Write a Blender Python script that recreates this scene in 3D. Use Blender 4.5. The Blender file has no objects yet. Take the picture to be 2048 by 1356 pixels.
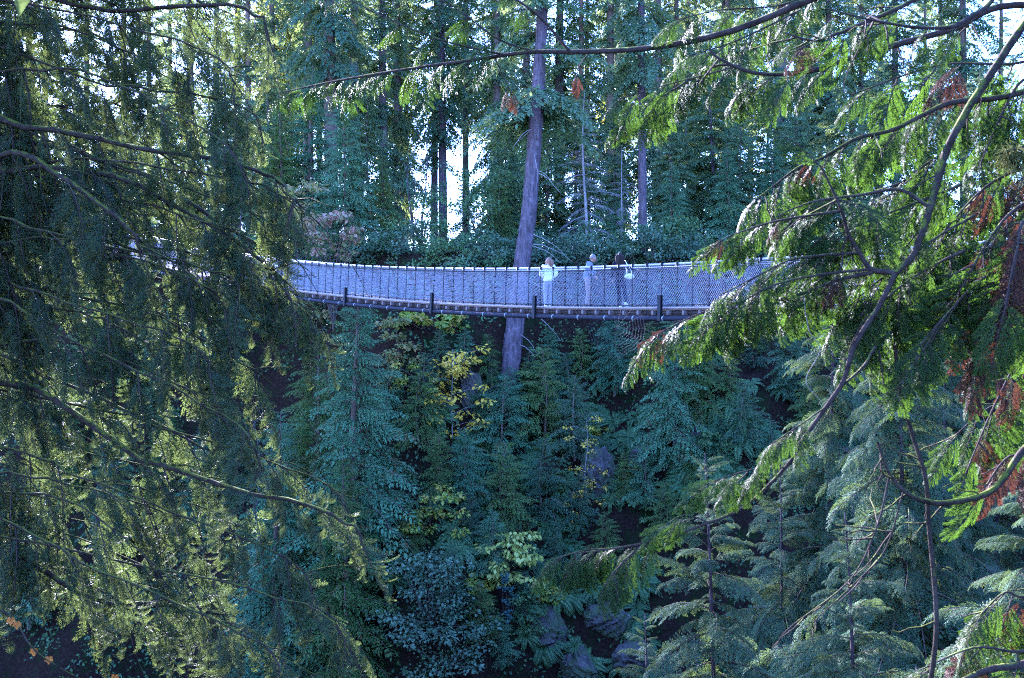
import bpy, math, random
import numpy as np
from mathutils import Matrix, Vector

R = math.radians
rng = np.random.default_rng(7)
random.seed(7)
sc = bpy.context.scene
C = sc.collection

# ------------------------------------------------------------------ camera, sky, sun, exposure
F = 2276.0                                   # focal length in photograph pixels (2048 wide)
def P(px, py, Y):                            # a point of the place seen at photo pixel px,py, Y metres ahead
    return np.array([(px - 1024) / F * Y, Y, (678 - py) / F * Y])

cam_d = bpy.data.cameras.new('camera'); cam = bpy.data.objects.new('camera', cam_d); C.objects.link(cam)
cam.location = (0, 0, 0); cam.rotation_euler = (R(90), 0, 0)
cam_d.lens = 40; cam_d.sensor_width = 36; cam_d.clip_start = 0.1; cam_d.clip_end = 3000
cam_d.dof.use_dof = True; cam_d.dof.focus_distance = 36; cam_d.dof.aperture_fstop = 8.0
sc.camera = cam

SUN_EL, SUN_AZ = 25.0, -28.0                 # degrees; azimuth from straight ahead, to the right positive
w = bpy.data.worlds.new('World'); sc.world = w; w.use_nodes = True
nt = w.node_tree
bg = nt.nodes['Background']
sky = nt.nodes.new('ShaderNodeTexSky'); sky.sky_type = 'NISHITA'; sky.sun_disc = False
sky.sun_elevation = R(SUN_EL); sky.sun_rotation = R(SUN_AZ); sky.altitude = 100
sky.air_density = 1.0; sky.dust_density = 0.3; sky.ozone_density = 6.0
nt.links.new(sky.outputs[0], bg.inputs[0]); bg.inputs[1].default_value = 0.15
sd = bpy.data.lights.new('sun', 'SUN'); sun = bpy.data.objects.new('sun', sd); C.objects.link(sun)
sd.energy = 5.0; sd.angle = R(0.6); sd.color = (1.0, 0.93, 0.80)
to_sun = Vector((math.sin(R(SUN_AZ)) * math.cos(R(SUN_EL)), math.cos(R(SUN_AZ)) * math.cos(R(SUN_EL)), math.sin(R(SUN_EL))))
sun.rotation_euler = to_sun.to_track_quat('Z', 'Y').to_euler(); sun.location = (-20, 30, 60)

vs = sc.view_settings
vs.view_transform = 'Standard'; vs.look = 'None'; vs.gamma = 1.0; vs.exposure = 3.85; vs.use_curve_mapping = False
vs.use_white_balance = True; vs.white_balance_temperature = 5200; vs.white_balance_tint = 35     # camera set for a warmer light: shade goes blue
sc.cycles.use_denoising = False; sc.cycles.filter_width = 1.1; sc.cycles.denoiser = 'OPENIMAGEDENOISE'; sc.cycles.denoising_input_passes = 'RGB_ALBEDO_NORMAL'; sc.cycles.denoising_prefilter = 'ACCURATE'
sc.cycles.max_bounces = 4; sc.cycles.diffuse_bounces = 1; sc.cycles.glossy_bounces = 2
sc.cycles.transmission_bounces = 4; sc.cycles.transparent_max_bounces = 8; sc.cycles.volume_bounces = 0
sc.cycles.sample_clamp_indirect = 6.0

# ------------------------------------------------------------------ materials
def mix_col(nt, fac, a, b):
    n = nt.nodes.new('ShaderNodeMix'); n.data_type = 'RGBA'
    for i, v in ((6, a), (7, b)):
        if isinstance(v, tuple): n.inputs[i].default_value = (*v, 1)
        else: nt.links.new(v, n.inputs[i])
    if isinstance(fac, float): n.inputs[0].default_value = fac
    else: nt.links.new(fac, n.inputs[0])
    return n.outputs[2]

def new_mat(name):
    m = bpy.data.materials.new(name); m.use_nodes = True
    nt = m.node_tree; nt.nodes.clear()
    out = nt.nodes.new('ShaderNodeOutputMaterial'); bs = nt.nodes.new('ShaderNodeBsdfPrincipled')
    nt.links.new(bs.outputs[0], out.inputs[0])
    return m, nt, out, bs

def ramp(nt, inp, stops):
    r = nt.nodes.new('ShaderNodeValToRGB'); nt.links.new(inp, r.inputs[0])
    el = r.color_ramp.elements
    while len(el) < len(stops): el.new(0.5)
    for e, (p, c) in zip(el, stops): e.position = p; e.color = (*c, 1) if len(c) == 3 else c
    return r.outputs[0]

def noise(nt, scale, detail=4, rough=0.6, vec=None, kind='Object'):
    n = nt.nodes.new('ShaderNodeTexNoise'); n.inputs['Scale'].default_value = scale
    n.inputs['Detail'].default_value = detail; n.inputs['Roughness'].default_value = rough
    if vec is None:
        tc = nt.nodes.new('ShaderNodeTexCoord'); vec = tc.outputs[kind]
    nt.links.new(vec, n.inputs['Vector'])
    return n.outputs['Fac']

def leaf_mat(name, c1, c2, trans=0.4, tcol=None, rough=0.45, spec=0.4, c3=None, c3f=0.08):
    m, nt, out, bs = new_mat(name)
    geo = nt.nodes.new('ShaderNodeNewGeometry'); oi = nt.nodes.new('ShaderNodeObjectInfo')
    f1 = geo.outputs['Random Per Island']
    ad = nt.nodes.new('ShaderNodeMath'); ad.operation = 'MULTIPLY_ADD'
    nt.links.new(oi.outputs['Random'], ad.inputs[0]); ad.inputs[1].default_value = 0.5
    hm = nt.nodes.new('ShaderNodeMath'); hm.operation = 'MULTIPLY'; nt.links.new(f1, hm.inputs[0]); hm.inputs[1].default_value = 0.6
    nt.links.new(hm.outputs[0], ad.inputs[2])
    col = mix_col(nt, ad.outputs[0], c1, c2)
    if c3:
        big = noise(nt, 1.3, 3)
        s = nt.nodes.new('ShaderNodeMath'); s.operation = 'MULTIPLY_ADD'; nt.links.new(f1, s.inputs[0]); s.inputs[1].default_value = 0.35
        nt.links.new(big, s.inputs[2])
        fac = ramp(nt, s.outputs[0], [(1 - c3f - 0.16, (0, 0, 0)), (1 - c3f, (1, 1, 1))])
        col = mix_col(nt, fac, col, c3)
    nt.links.new(col, bs.inputs['Base Color']); bs.inputs['Roughness'].default_value = rough
    bs.inputs['Specular IOR Level'].default_value = spec
    tr = nt.nodes.new('ShaderNodeBsdfTranslucent')
    tc = mix_col(nt, 0.55, col, tcol or tuple(min(1, 1.6 * x) for x in c2))
    nt.links.new(tc, tr.inputs['Color'])
    mx = nt.nodes.new('ShaderNodeMixShader'); mx.inputs[0].default_value = trans
    nt.links.new(bs.outputs[0], mx.inputs[1]); nt.links.new(tr.outputs[0], mx.inputs[2])
    nt.links.new(mx.outputs[0], out.inputs[0])
    return m

def bark_mat(name, c1, c2, scale=6.0, moss=0.0, bump=0.6, stretch=0.18, mosscol=(0.10, 0.13, 0.025)):
    m, nt, out, bs = new_mat(name)
    tc = nt.nodes.new('ShaderNodeTexCoord'); mp = nt.nodes.new('ShaderNodeMapping')
    nt.links.new(tc.outputs['Object'], mp.inputs[0]); mp.inputs['Scale'].default_value = (1, 1, stretch)
    n1 = noise(nt, scale, 6, 0.7, mp.outputs[0]); n2 = noise(nt, scale * 0.35, 3, 0.5)
    col = ramp(nt, n1, [(0.30, c1), (0.68, c2)])
    lich = ramp(nt, n2, [(0.55, (0, 0, 0)), (0.72, (1, 1, 1))])
    lm = nt.nodes.new('ShaderNodeMath'); lm.operation = 'MULTIPLY'; nt.links.new(lich, lm.inputs[0]); lm.inputs[1].default_value = 0.35
    col = mix_col(nt, lm.outputs[0], col, tuple(min(0.6, 1.5 * x + 0.03) for x in c2))
    if moss > 0:
        geo = nt.nodes.new('ShaderNodeNewGeometry'); sp = nt.nodes.new('ShaderNodeSeparateXYZ'); nt.links.new(geo.outputs['Normal'], sp.inputs[0])
        n3 = noise(nt, 9.0, 4, 0.65)
        ma = nt.nodes.new('ShaderNodeMath'); ma.operation = 'MULTIPLY_ADD'; nt.links.new(sp.outputs[2], ma.inputs[0]); ma.inputs[1].default_value = 0.28; nt.links.new(n3, ma.inputs[2])
        fm = ramp(nt, ma.outputs[0], [(0.78 - 0.3 * moss, (0, 0, 0)), (0.90 - 0.3 * moss, (1, 1, 1))])
        col = mix_col(nt, fm, col, mosscol)
    nt.links.new(col, bs.inputs['Base Color']); bs.inputs['Roughness'].default_value = 0.9
    bs.inputs['Specular IOR Level'].default_value = 0.06
    bp = nt.nodes.new('ShaderNodeBump'); bp.inputs['Strength'].default_value = bump; bp.inputs['Distance'].default_value = 0.05
    nt.links.new(n1, bp.inputs['Height']); nt.links.new(bp.outputs[0], bs.inputs['Normal'])
    return m

def plain_mat(name, c1, c2=None, rough=0.6, scale=8.0, metal=0.0, bump=0.0, spec=0.4, stretch=(1, 1, 1)):
    m, nt, out, bs = new_mat(name)
    c2 = c2 or tuple(x * 0.75 for x in c1)
    tc = nt.nodes.new('ShaderNodeTexCoord'); mp = nt.nodes.new('ShaderNodeMapping'); nt.links.new(tc.outputs['Object'], mp.inputs[0])
    mp.inputs['Scale'].default_value = stretch
    n1 = noise(nt, scale, 5, 0.65, mp.outputs[0])
    nt.links.new(ramp(nt, n1, [(0.3, c2), (0.7, c1)]), bs.inputs['Base Color'])
    bs.inputs['Roughness'].default_value = rough; bs.inputs['Metallic'].default_value = metal; bs.inputs['Specular IOR Level'].default_value = spec
    if bump:
        bp = nt.nodes.new('ShaderNodeBump'); bp.inputs['Strength'].default_value = bump; bp.inputs['Distance'].default_value = 0.03
        nt.links.new(n1, bp.inputs['Height']); nt.links.new(bp.outputs[0], bs.inputs['Normal'])
    return m

M = {}
M['hemlock'] = leaf_mat('hemlock_needles', (0.012, 0.039, 0.025), (0.042, 0.086, 0.048), 0.33, (0.18, 0.235, 0.032), 0.5, 0.08, (0.050, 0.034, 0.022), 0.10)
M['cedar_near'] = leaf_mat('cedar_scales', (0.013, 0.040, 0.008), (0.036, 0.078, 0.014), 0.40, (0.11, 0.22, 0.010), 0.5, 0.16)
M['cedar_brown'] = leaf_mat('withered_cedar_scales', (0.050, 0.018, 0.011), (0.088, 0.033, 0.018), 0.28, (0.15, 0.048, 0.02), 0.6, 0.2)
M['fir_near'] = leaf_mat('fir_needles', (0.022, 0.070, 0.040), (0.074, 0.134, 0.066), 0.24, (0.22, 0.30, 0.05), 0.6, 0.04)
M['cedar_far'] = leaf_mat('far_cedar_scales', (0.030, 0.110, 0.056), (0.095, 0.200, 0.090), 0.16, (0.13, 0.26, 0.05), 0.5, 0.12, (0.12, 0.07, 0.03), 0.05)
M['conifer_far'] = leaf_mat('far_needles', (0.046, 0.110, 0.062), (0.120, 0.190, 0.098), 0.42, (0.30, 0.36, 0.06), 0.5, 0.12)
M['conifer_dark'] = leaf_mat('dark_needles', (0.032, 0.085, 0.052), (0.080, 0.145, 0.075), 0.38, (0.26, 0.31, 0.05), 0.5, 0.12)
M['cedar_green'] = leaf_mat('far_green_cedar_scales', (0.034, 0.088, 0.022), (0.100, 0.170, 0.045), 0.2, (0.2, 0.3, 0.04), 0.5, 0.12, (0.13, 0.08, 0.03), 0.08)
M['leaf_green'] = leaf_mat('shrub_leaves', (0.050, 0.115, 0.040), (0.110, 0.190, 0.065), 0.35, (0.25, 0.36, 0.06), 0.45, 0.3)
M['leaf_grey'] = leaf_mat('grey_shrub_leaves', (0.038, 0.092, 0.050), (0.105, 0.165, 0.090), 0.2, (0.16, 0.24, 0.07), 0.42, 0.25)
M['leaf_bright'] = leaf_mat('bright_leaves', (0.14, 0.25, 0.03), (0.30, 0.36, 0.05), 0.36, (0.4, 0.42, 0.05), 0.4, 0.4, (0.36, 0.24, 0.04), 0.18)
M['leaf_pale'] = leaf_mat('pale_leaves', (0.30, 0.36, 0.06), (0.46, 0.48, 0.11), 0.3, (0.4, 0.42, 0.14), 0.4, 0.45)
M['leaf_yellow'] = leaf_mat('yellow_leaves', (0.55, 0.36, 0.03), (0.72, 0.50, 0.06), 0.35, (0.8, 0.6, 0.06), 0.45, 0.4)
M['leaf_ochre'] = leaf_mat('ochre_leaves', (0.26, 0.20, 0.06), (0.34, 0.24, 0.12), 0.38, (0.5, 0.36, 0.1), 0.45, 0.4, (0.12, 0.17, 0.05), 0.3)
M['leaf_pink'] = leaf_mat('russet_leaves', (0.30, 0.15, 0.10), (0.44, 0.26, 0.20), 0.35, (0.5, 0.25, 0.15), 0.45, 0.4, (0.16, 0.2, 0.06), 0.22)
M['leaf_orange'] = leaf_mat('orange_leaves', (0.36, 0.10, 0.012), (0.46, 0.16, 0.018), 0.4, (0.6, 0.2, 0.02), 0.45, 0.4)
M['leaf_ivy'] = leaf_mat('ivy_leaves', (0.030, 0.085, 0.075), (0.060, 0.13, 0.11), 0.2, None, 0.35, 0.5)
M['fern'] = leaf_mat('fern_fronds', (0.032, 0.085, 0.036), (0.085, 0.165, 0.060), 0.22, (0.2, 0.32, 0.05), 0.45, 0.15)
M['bark_grey'] = bark_mat('grey_bark', (0.030, 0.021, 0.024), (0.135, 0.10, 0.112), 9.0, 0.0, 1.0, 0.12)
M['bark_brown'] = bark_mat('brown_bark', (0.065, 0.045, 0.036), (0.19, 0.135, 0.105), 5.0, 0.0, 0.9)
M['bark_dark'] = bark_mat('dark_bark', (0.045, 0.035, 0.030), (0.13, 0.10, 0.085), 5.0, 0.15, 0.8)
M['bark_moss'] = bark_mat('mossy_bark', (0.018, 0.013, 0.011), (0.055, 0.042, 0.034), 14.0, 0.55, 0.6, 1.0, (0.09, 0.11, 0.018))
M['bark_twig'] = bark_mat('cedar_twig_bark', (0.022, 0.015, 0.014), (0.065, 0.048, 0.043), 16.0, 0.25, 0.4, 1.0, (0.15, 0.17, 0.04))
M['twig_dead'] = bark_mat('dead_twigs', (0.13, 0.115, 0.11), (0.31, 0.285, 0.28), 10.0, 0.0, 0.3, 1.0)

# ------------------------------------------------------------------ geometry kit: G = (V, Q, mi), all quads
def cat(gs):
    gs = [g for g in gs if len(g[0])]
    V = np.concatenate([g[0] for g in gs]); off = np.cumsum([0] + [len(g[0]) for g in gs[:-1]])
    Q = np.concatenate([g[1] + o for g, o in zip(gs, off)]); mi = np.concatenate([g[2] for g in gs])
    return V, Q, mi

def scatter(g, A, T):                        # copies of g under (N,3,3) matrices and (N,3) offsets
    V, Q, mi = g; N = len(T); n = len(V)
    VV = np.einsum('nij,vj->nvi', A, V) + T[:, None, :]
    QQ = Q[None] + (np.arange(N) * n)[:, None, None]
    return VV.reshape(-1, 3), QQ.reshape(-1, 4), np.tile(mi, N)

def build_mesh(name, g, mats, smooth=True):
    V, Q, mi = g
    me = bpy.data.meshes.new(name)
    me.vertices.add(len(V)); me.vertices.foreach_set('co', np.ascontiguousarray(V, dtype=np.float32).ravel())
    me.loops.add(4 * len(Q)); me.loops.foreach_set('vertex_index', np.ascontiguousarray(Q, dtype=np.int32).ravel())
    me.polygons.add(len(Q)); me.polygons.foreach_set('loop_start', np.arange(len(Q), dtype=np.int32) * 4)
    me.polygons.foreach_set('material_index', np.ascontiguousarray(mi, dtype=np.int32))
    me.polygons.foreach_set('use_smooth', np.full(len(Q), bool(smooth)))
    me.update(calc_edges=True)
    for m in mats: me.materials.append(m)
    return me

def norm(v): return v / (np.linalg.norm(v, axis=-1, keepdims=True) + 1e-9)

def tube(pts, rad, k=6, mi=0, cap=False):
    pts = np.asarray(pts, float); n = len(pts); rad = np.broadcast_to(np.asarray(rad, float), (n,))
    T = norm(np.gradient(pts, axis=0))
    ref = np.array([0.31, 0.95, 0.05]) if abs(T[0, 2]) > 0.7 else np.array([0, 0, 1.0])
    U = norm(np.cross(T, ref)); W = np.cross(T, U)
    a = np.arange(k) * 2 * np.pi / k
    V = pts[:, None] + rad[:, None, None] * (np.cos(a)[None, :, None] * U[:, None] + np.sin(a)[None, :, None] * W[:, None])
    i, j = np.meshgrid(np.arange(n - 1), np.arange(k), indexing='ij'); j2 = (j + 1) % k
    Q = np.stack([i * k + j, i * k + j2, (i + 1) * k + j2, (i + 1) * k + j], -1).reshape(-1, 4)
    V = V.reshape(-1, 3)
    if cap and k % 2 == 0:
        for base in (0, (n - 1) * k):
            cq = [[base + 0, base + c, base + c + 1, base + c + 2] for c in range(1, k - 2, 2)]
            Q = np.concatenate([Q, np.array(cq)])
    return V, Q, np.full(len(Q), mi)

def box(x0, x1, y0, y1, z0, z1, mi=0):
    V = np.array([[x, y, z] for z in (z0, z1) for y in (y0, y1) for x in (x0, x1)], float)
    Q = np.array([[0, 2, 3, 1], [4, 5, 7, 6], [0, 1, 5, 4], [2, 6, 7, 3], [0, 4, 6, 2], [1, 3, 7, 5]])
    return V, Q, np.full(6, mi)

def spline(pts, n):                          # Catmull-Rom through the points
    p = np.asarray(pts, float); p = np.vstack([2 * p[0] - p[1], p, 2 * p[-1] - p[-2]])
    m = len(p) - 3; t = np.linspace(0, m - 1e-6, n); i = t.astype(int); f = (t - i)[:, None]
    a, b, c, d = p[i], p[i + 1], p[i + 2], p[i + 3]
    return 0.5 * (2 * b + (c - a) * f + (2 * a - 5 * b + 4 * c - d) * f ** 2 + (3 * b - a - 3 * c + d) * f ** 3)

def leaves(Pn, D, N, ln, wd, mi=0, fold=0.0):    # one diamond per point: base Pn, direction D, normal N
    D = norm(D); S = norm(np.cross(N, D)); ln = np.asarray(ln).reshape(-1, 1) * np.ones((len(Pn), 1)); wd = np.asarray(wd).reshape(-1, 1) * np.ones((len(Pn), 1))
    up = np.cross(D, S)
    V = np.stack([Pn, Pn + D * ln * 0.45 + S * wd + up * fold * wd, Pn + D * ln, Pn + D * ln * 0.45 - S * wd + up * fold * wd], 1).reshape(-1, 3)
    Q = np.arange(len(Pn) * 4).reshape(-1, 4)
    return V, Q, np.full(len(Q), mi)

def frond(rg, L=1.0, nside=14, slen=0.4, ang=55, lsp=0.03, ll=0.05, lw=0.012, lang=45, rise=0.2, droop=0.5, sdroop=0.3,
          wood=0.006, sidewood=True, t0=0.12, shape=0.8, jit=0.15, leafmat=0, woodmat=1, axial=True, end=0.15):
    """flat drooping spray along +x: woody axis, side shoots, small leaves in pairs along each shoot"""
    gs = []; n = 9
    t = np.linspace(0, 1, n); ax = np.stack([L * t, np.zeros(n), L * (rise * t - droop * t * t)], 1)
    ax[:, 1] += L * 0.03 * np.sin(t * 5 + rg.uniform(0, 6))
    if wood > 0: gs.append(tube(ax, wood * (1.05 - 0.85 * t), 3, woodmat))
    def axp(u): return np.array([np.interp(u, t, ax[:, c]) for c in range(3)])
    PL, DL, NL, LL = [], [], [], []
    shoots = []
    for k in range(nside):
        u = t0 + (1 - t0) * (k + 0.5 * rg.random()) / nside
        l = slen * L * ((1 - u) ** shape * (1 - end) + end) * min(1, 0.45 + 2.2 * u) * rg.uniform(0.75, 1.15)
        for s in (-1, 1):
            a = R(ang * rg.uniform(0.8, 1.15)) ; d = np.array([math.cos(a), s * math.sin(a), rg.normal(0, 0.12)])
            shoots.append((axp(u + 0.3 * s / nside if 0 < u + 0.3 * s / nside < 1 else u), d, l))
    if axial: shoots.append((axp(0.93), np.array([1, 0, rise - 2 * droop]) / 1.2, slen * L * 0.35))
    for p0, d, l in shoots:
        m = max(3, int(l / lsp)); q = (np.arange(m) + 0.6) / m
        tan = norm(d[None] + np.array([0, 0, -1.0])[None] * (2 * sdroop * q[:, None]))
        pts = p0 + d[None] * (l * q[:, None]) + np.array([0, 0, -1.0]) * (sdroop * l * q[:, None] ** 2)
        if wood > 0 and sidewood:
            gs.append(tube(np.vstack([p0, pts[m // 2], pts[-1]]), [wood * 0.5, wood * 0.35, wood * 0.15], 3, woodmat))
        nrm = norm(np.cross(tan, np.cross(np.array([0, 0, 1.0]), tan)))
        side = np.cross(nrm, tan)
        for s in (-1, 1):
            la = R(lang) * rg.uniform(0.75, 1.2, (m, 1))
            PL.append(pts); DL.append(tan * np.cos(la) + s * side * np.sin(la) + rg.normal(0, jit, (m, 3)))
            NL.append(nrm + rg.normal(0, 0.35, (m, 3))); LL.append(ll * (1.1 - 0.55 * q) * rg.uniform(0.7, 1.25, m))
        PL.append(pts[-1:]); DL.append(tan[-1:]); NL.append(nrm[-1:]); LL.append(np.array([ll]))
    PL, DL, NL, LL = map(np.concatenate, (PL, DL, NL, LL))
    gs.append(leaves(PL, DL, NL, LL, LL * (lw / ll), leafmat))
    return cat(gs)

def frame(d, up):                            # 3x3 with columns x=d, z near up
    d = norm(np.asarray(d, float)); y = norm(np.cross(up, d)); z = np.cross(d, y)
    return np.stack([d, y, z], 1)

# ------------------------------------------------------------------ object helpers
def link(name, me, parent=None, loc=None, rot=None, scale=None):
    o = bpy.data.objects.new(name, me); C.objects.link(o)
    if parent: o.parent = parent
    if loc is not None: o.location = loc
    if rot is not None: o.rotation_euler = rot
    if scale is not None: o.scale = (scale,) * 3 if np.isscalar(scale) else scale
    return o

def tag(o, label=None, cat_=None, group=None, kind=None):
    if label: o['label'] = label
    if cat_: o['category'] = cat_
    if group: o['group'] = group
    if kind: o['kind'] = kind
    return o

def thing(name, label, cat_, loc=(0, 0, 0), rz=0.0, group=None, scale=1.0):
    o = link(name, None, None, loc, (0, 0, rz), scale); o.empty_display_size = 0.3
    return tag(o, label, cat_, group)

def place(o, A, T):                          # full matrix on a child (rotation/scale matrix A, offset T)
    m = Matrix.Identity(4)
    for i in range(3):
        for j in range(3): m[i][j] = A[i][j]
        m[i][3] = T[i]
    o.matrix_basis = m
    return o

# ------------------------------------------------------------------ ground
def hash_noise(x, y, s):
    return (np.sin(x * 0.31 * s + 1.7) * np.cos(y * 0.27 * s + 0.6) + 0.6 * np.sin(x * 0.83 * s + y * 0.41 * s + 2.1) + 0.4 * np.cos(y * 1.31 * s - x * 0.6 * s + 4.0) + 0.25 * np.sin(2.3 * s * x + 1.9 * s * y))

def rim(x): return 62 + np.maximum(0, -x - 5) * 0.55 + 1.2 * np.sin(x * 0.35)
def ground_z(x, y):
    x = np.asarray(x, float); y = np.asarray(y, float)
    zr = 4.6 + np.maximum(0, -x - 5) * 0.13
    tt = rim(x) - y
    bumps = hash_noise(x, y, 1.0)
    far = np.where(tt < 0, zr + np.minimum(-tt, 60) * 0.05 + 0.25 * bumps,
                   zr - 1.45 * tt + 0.9 * bumps * np.clip(tt / 4, 0, 1) + 1.2 * np.sin(tt * 0.8 + x * 0.2) * np.clip(tt / 4, 0, 1))
    nr = 2.6 + np.maximum(0, x - 3) * 0.66
    zn = -1.75 + np.maximum(0, x - 8) * 0.24
    tn = y - nr
    near = np.where(tn < 0, zn + 0.08 * bumps * np.clip(-tn / 3, 0, 1), zn - 1.45 * tn + 0.5 * bumps * np.clip(tn / 4, 0, 1))
    return np.maximum(np.maximum(far, near), -33 + 0.6 * bumps)

gx = np.concatenate([np.linspace(-400, -62, 26), np.linspace(-60, 60, 161), np.linspace(62, 400, 26)])
gy = np.concatenate([np.linspace(-120, -12, 16), np.linspace(-10, 90, 167), np.linspace(93, 700, 40)])
GX, GY = np.meshgrid(gx, gy, indexing='ij'); GZ = ground_z(GX, GY)
ni, nj = GX.shape
ii, jj = np.meshgrid(np.arange(ni - 1), np.arange(nj - 1), indexing='ij')
Qg = np.stack([ii * nj + jj, (ii + 1) * nj + jj, (ii + 1) * nj + jj + 1, ii * nj + jj + 1], -1).reshape(-1, 4)
def soil_mat():
    m, nt, out, bs = new_mat('forest_soil')
    n1 = noise(nt, 0.9, 6, 0.7); n2 = noise(nt, 7.0, 6, 0.7); n3 = noise(nt, 0.35, 3, 0.5)
    c = ramp(nt, n2, [(0.3, (0.010, 0.006, 0.005)), (0.7, (0.042, 0.026, 0.019))])
    fm = ramp(nt, n1, [(0.50, (0, 0, 0)), (0.62, (1, 1, 1))])
    c = mix_col(nt, fm, c, (0.014, 0.026, 0.009))
    nt.links.new(c, bs.inputs['Base Color']); bs.inputs['Roughness'].default_value = 0.95; bs.inputs['Specular IOR Level'].default_value = 0.02
    bp = nt.nodes.new('ShaderNodeBump'); bp.inputs['Strength'].default_value = 1.0; bp.inputs['Distance'].default_value = 0.25
    nt.links.new(n2, bp.inputs['Height']); nt.links.new(bp.outputs[0], bs.inputs['Normal'])
    return m
M['soil'] = soil_mat()
ground = tag(link('ground', build_mesh('ground', (np.stack([GX, GY, GZ], -1).reshape(-1, 3), Qg, np.zeros(len(Qg), int)), [M['soil']])), kind='structure')
mw, ntw, _, bw = new_mat('river_water'); bw.inputs['Base Color'].default_value = (0.02, 0.05, 0.045, 1); bw.inputs['Roughness'].default_value = 0.08
river = tag(link('river', build_mesh('river', (np.array([[-399, 24, -32.3], [399, 24, -32.3], [399, 44, -32.3], [-399, 44, -32.3]], float), np.array([[0, 1, 2, 3]]), np.zeros(1, int)), [mw])), kind='structure')

def gz(x, y): return float(ground_z(x, y))

# ------------------------------------------------------------------ suspension bridge
BD = np.array([0.64, -0.7684, 0.0]); BN = np.array([-0.7684, -0.64, 0.0]); B0 = np.array([2.0, 36.0, 0.0])   # along, towards the viewer's side, anchor
HALF = 0.66
def deck_h(s): return 0.83 + 0.00185 * (np.asarray(s, float) - 9.0) ** 2
def bp(s, lat=0.0, dz=0.0):
    s = np.asarray(s, float)
    return B0 + np.multiply.outer(s, BD) + np.multiply.outer(np.ones_like(s) * lat, BN) + np.multiply.outer(deck_h(s) + dz, np.array([0, 0, 1.0]))
def bframe(s):
    d = BD + np.array([0, 0, 2 * 0.00185 * (s - 9.0)]); d = d / np.linalg.norm(d)
    return np.stack([d, -BN, np.cross(d, -BN)], 1)    # x along, y away from the viewer, z up

M['galv'] = plain_mat('galvanised_wire', (0.46, 0.44, 0.47), (0.35, 0.33, 0.36), 0.5, 20, 0.0, 0, 0.5)
M['rail'] = plain_mat('weathered_steel_rail', (0.33, 0.32, 0.36), (0.22, 0.21, 0.25), 0.45, 12, 0.2)
M['steel_dark'] = plain_mat('dark_painted_steel', (0.016, 0.018, 0.026), (0.01, 0.011, 0.015), 0.6, 9, 0, 0, 0.15)
M['cable'] = plain_mat('greased_cable', (0.022, 0.022, 0.032), (0.012, 0.012, 0.02), 0.7, 30, 0.0, 0, 0.1)
M['clamp'] = plain_mat('zinc_clamp', (0.42, 0.42, 0.44), (0.3, 0.3, 0.3), 0.4, 20, 0.2)
M['plank'] = plain_mat('weathered_plank', (0.33, 0.25, 0.23), (0.20, 0.15, 0.14), 0.8, 6, 0, 0.3, 0.2, (0.3, 4, 4))
M['beam'] = plain_mat('beam_timber', (0.20, 0.155, 0.15), (0.11, 0.085, 0.08), 0.85, 6, 0, 0.3, 0.2)
M['stringer'] = plain_mat('dark_stringer_timber', (0.085, 0.06, 0.05), (0.045, 0.032, 0.028), 0.9, 5, 0, 0.3, 0.2)

S0, S1, SP = -56.0, 28.0, 0.58
bridge = thing('suspension_bridge', 'long sagging footbridge with pale wire mesh sides over the gorge', 'bridge', tuple(bp(S0, 0, -0.3)))
BINV = Matrix.Translation(-bridge.location)
def bpart(name, me, A=None, T=None):
    o = link(name, me, bridge); o.matrix_parent_inverse = BINV
    if A is not None: place(o, A, T)
    return o
sN = int((S1 - S0) / SP) + 1; ss = S0 + SP * np.arange(sN)
sv = np.linspace(S0, S1, 240)
# mesh panel: diamond wire net 2 spacings long
def net_panel(L, H, cw=0.070, ch=0.095, r=0.0037):
    gs = []; n = int(round(L / cw)); cw = L / n; m = int(round(H / ch)); ch = H / m
    zz = np.repeat(np.arange(m + 1), 1) * ch
    for i in range(n):
        for ph in (0, 1):
            x = (i + 0.5) * cw + (((np.arange(m + 1) + ph) % 2) - 0.5) * cw
            pts = np.stack([x, np.full(m + 1, 0.006 if ph else -0.006), zz], 1)
            gs.append(tube(pts, r, 3))
    return cat(gs)
pan = build_mesh('net_panel', net_panel(2 * SP, 1.14), [M['galv']], False)
for side in (1, -1):
    for k in range(0, sN - 2, 2):
        s = ss[k]; A = bframe(s + SP)
        bpart('mesh_panel', pan, A, bp(s, side * HALF, 0.05))
    bpart('handrail', build_mesh('handrail', tube(bp(sv, side * HALF, 1.24), 0.038, 8), [M['rail']]))
    bpart('top_wire', build_mesh('top_wire', tube(bp(sv, side * (HALF + 0.02), 1.15), 0.011, 4), [M['steel_dark']]))
    bpart('bottom_wire', build_mesh('bottom_wire', tube(bp(sv, side * (HALF + 0.02), 0.09), 0.014, 4), [M['steel_dark']]))
    bpart('main_cable', build_mesh('main_cable', tube(bp(sv, side * (HALF + 0.16), -0.29), 0.075, 8), [M['cable']]))
    bpart('stringer', build_mesh('stringer', tube(bp(sv, side * (HALF - 0.10), -0.14), 0.075, 4), [M['stringer']], False))
    bpart('edge_board', build_mesh('edge_board', cat([tube(bp(sv, side * (HALF + 0.05), 0.0), 0.042, 4)]), [M['plank']], False))
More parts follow.
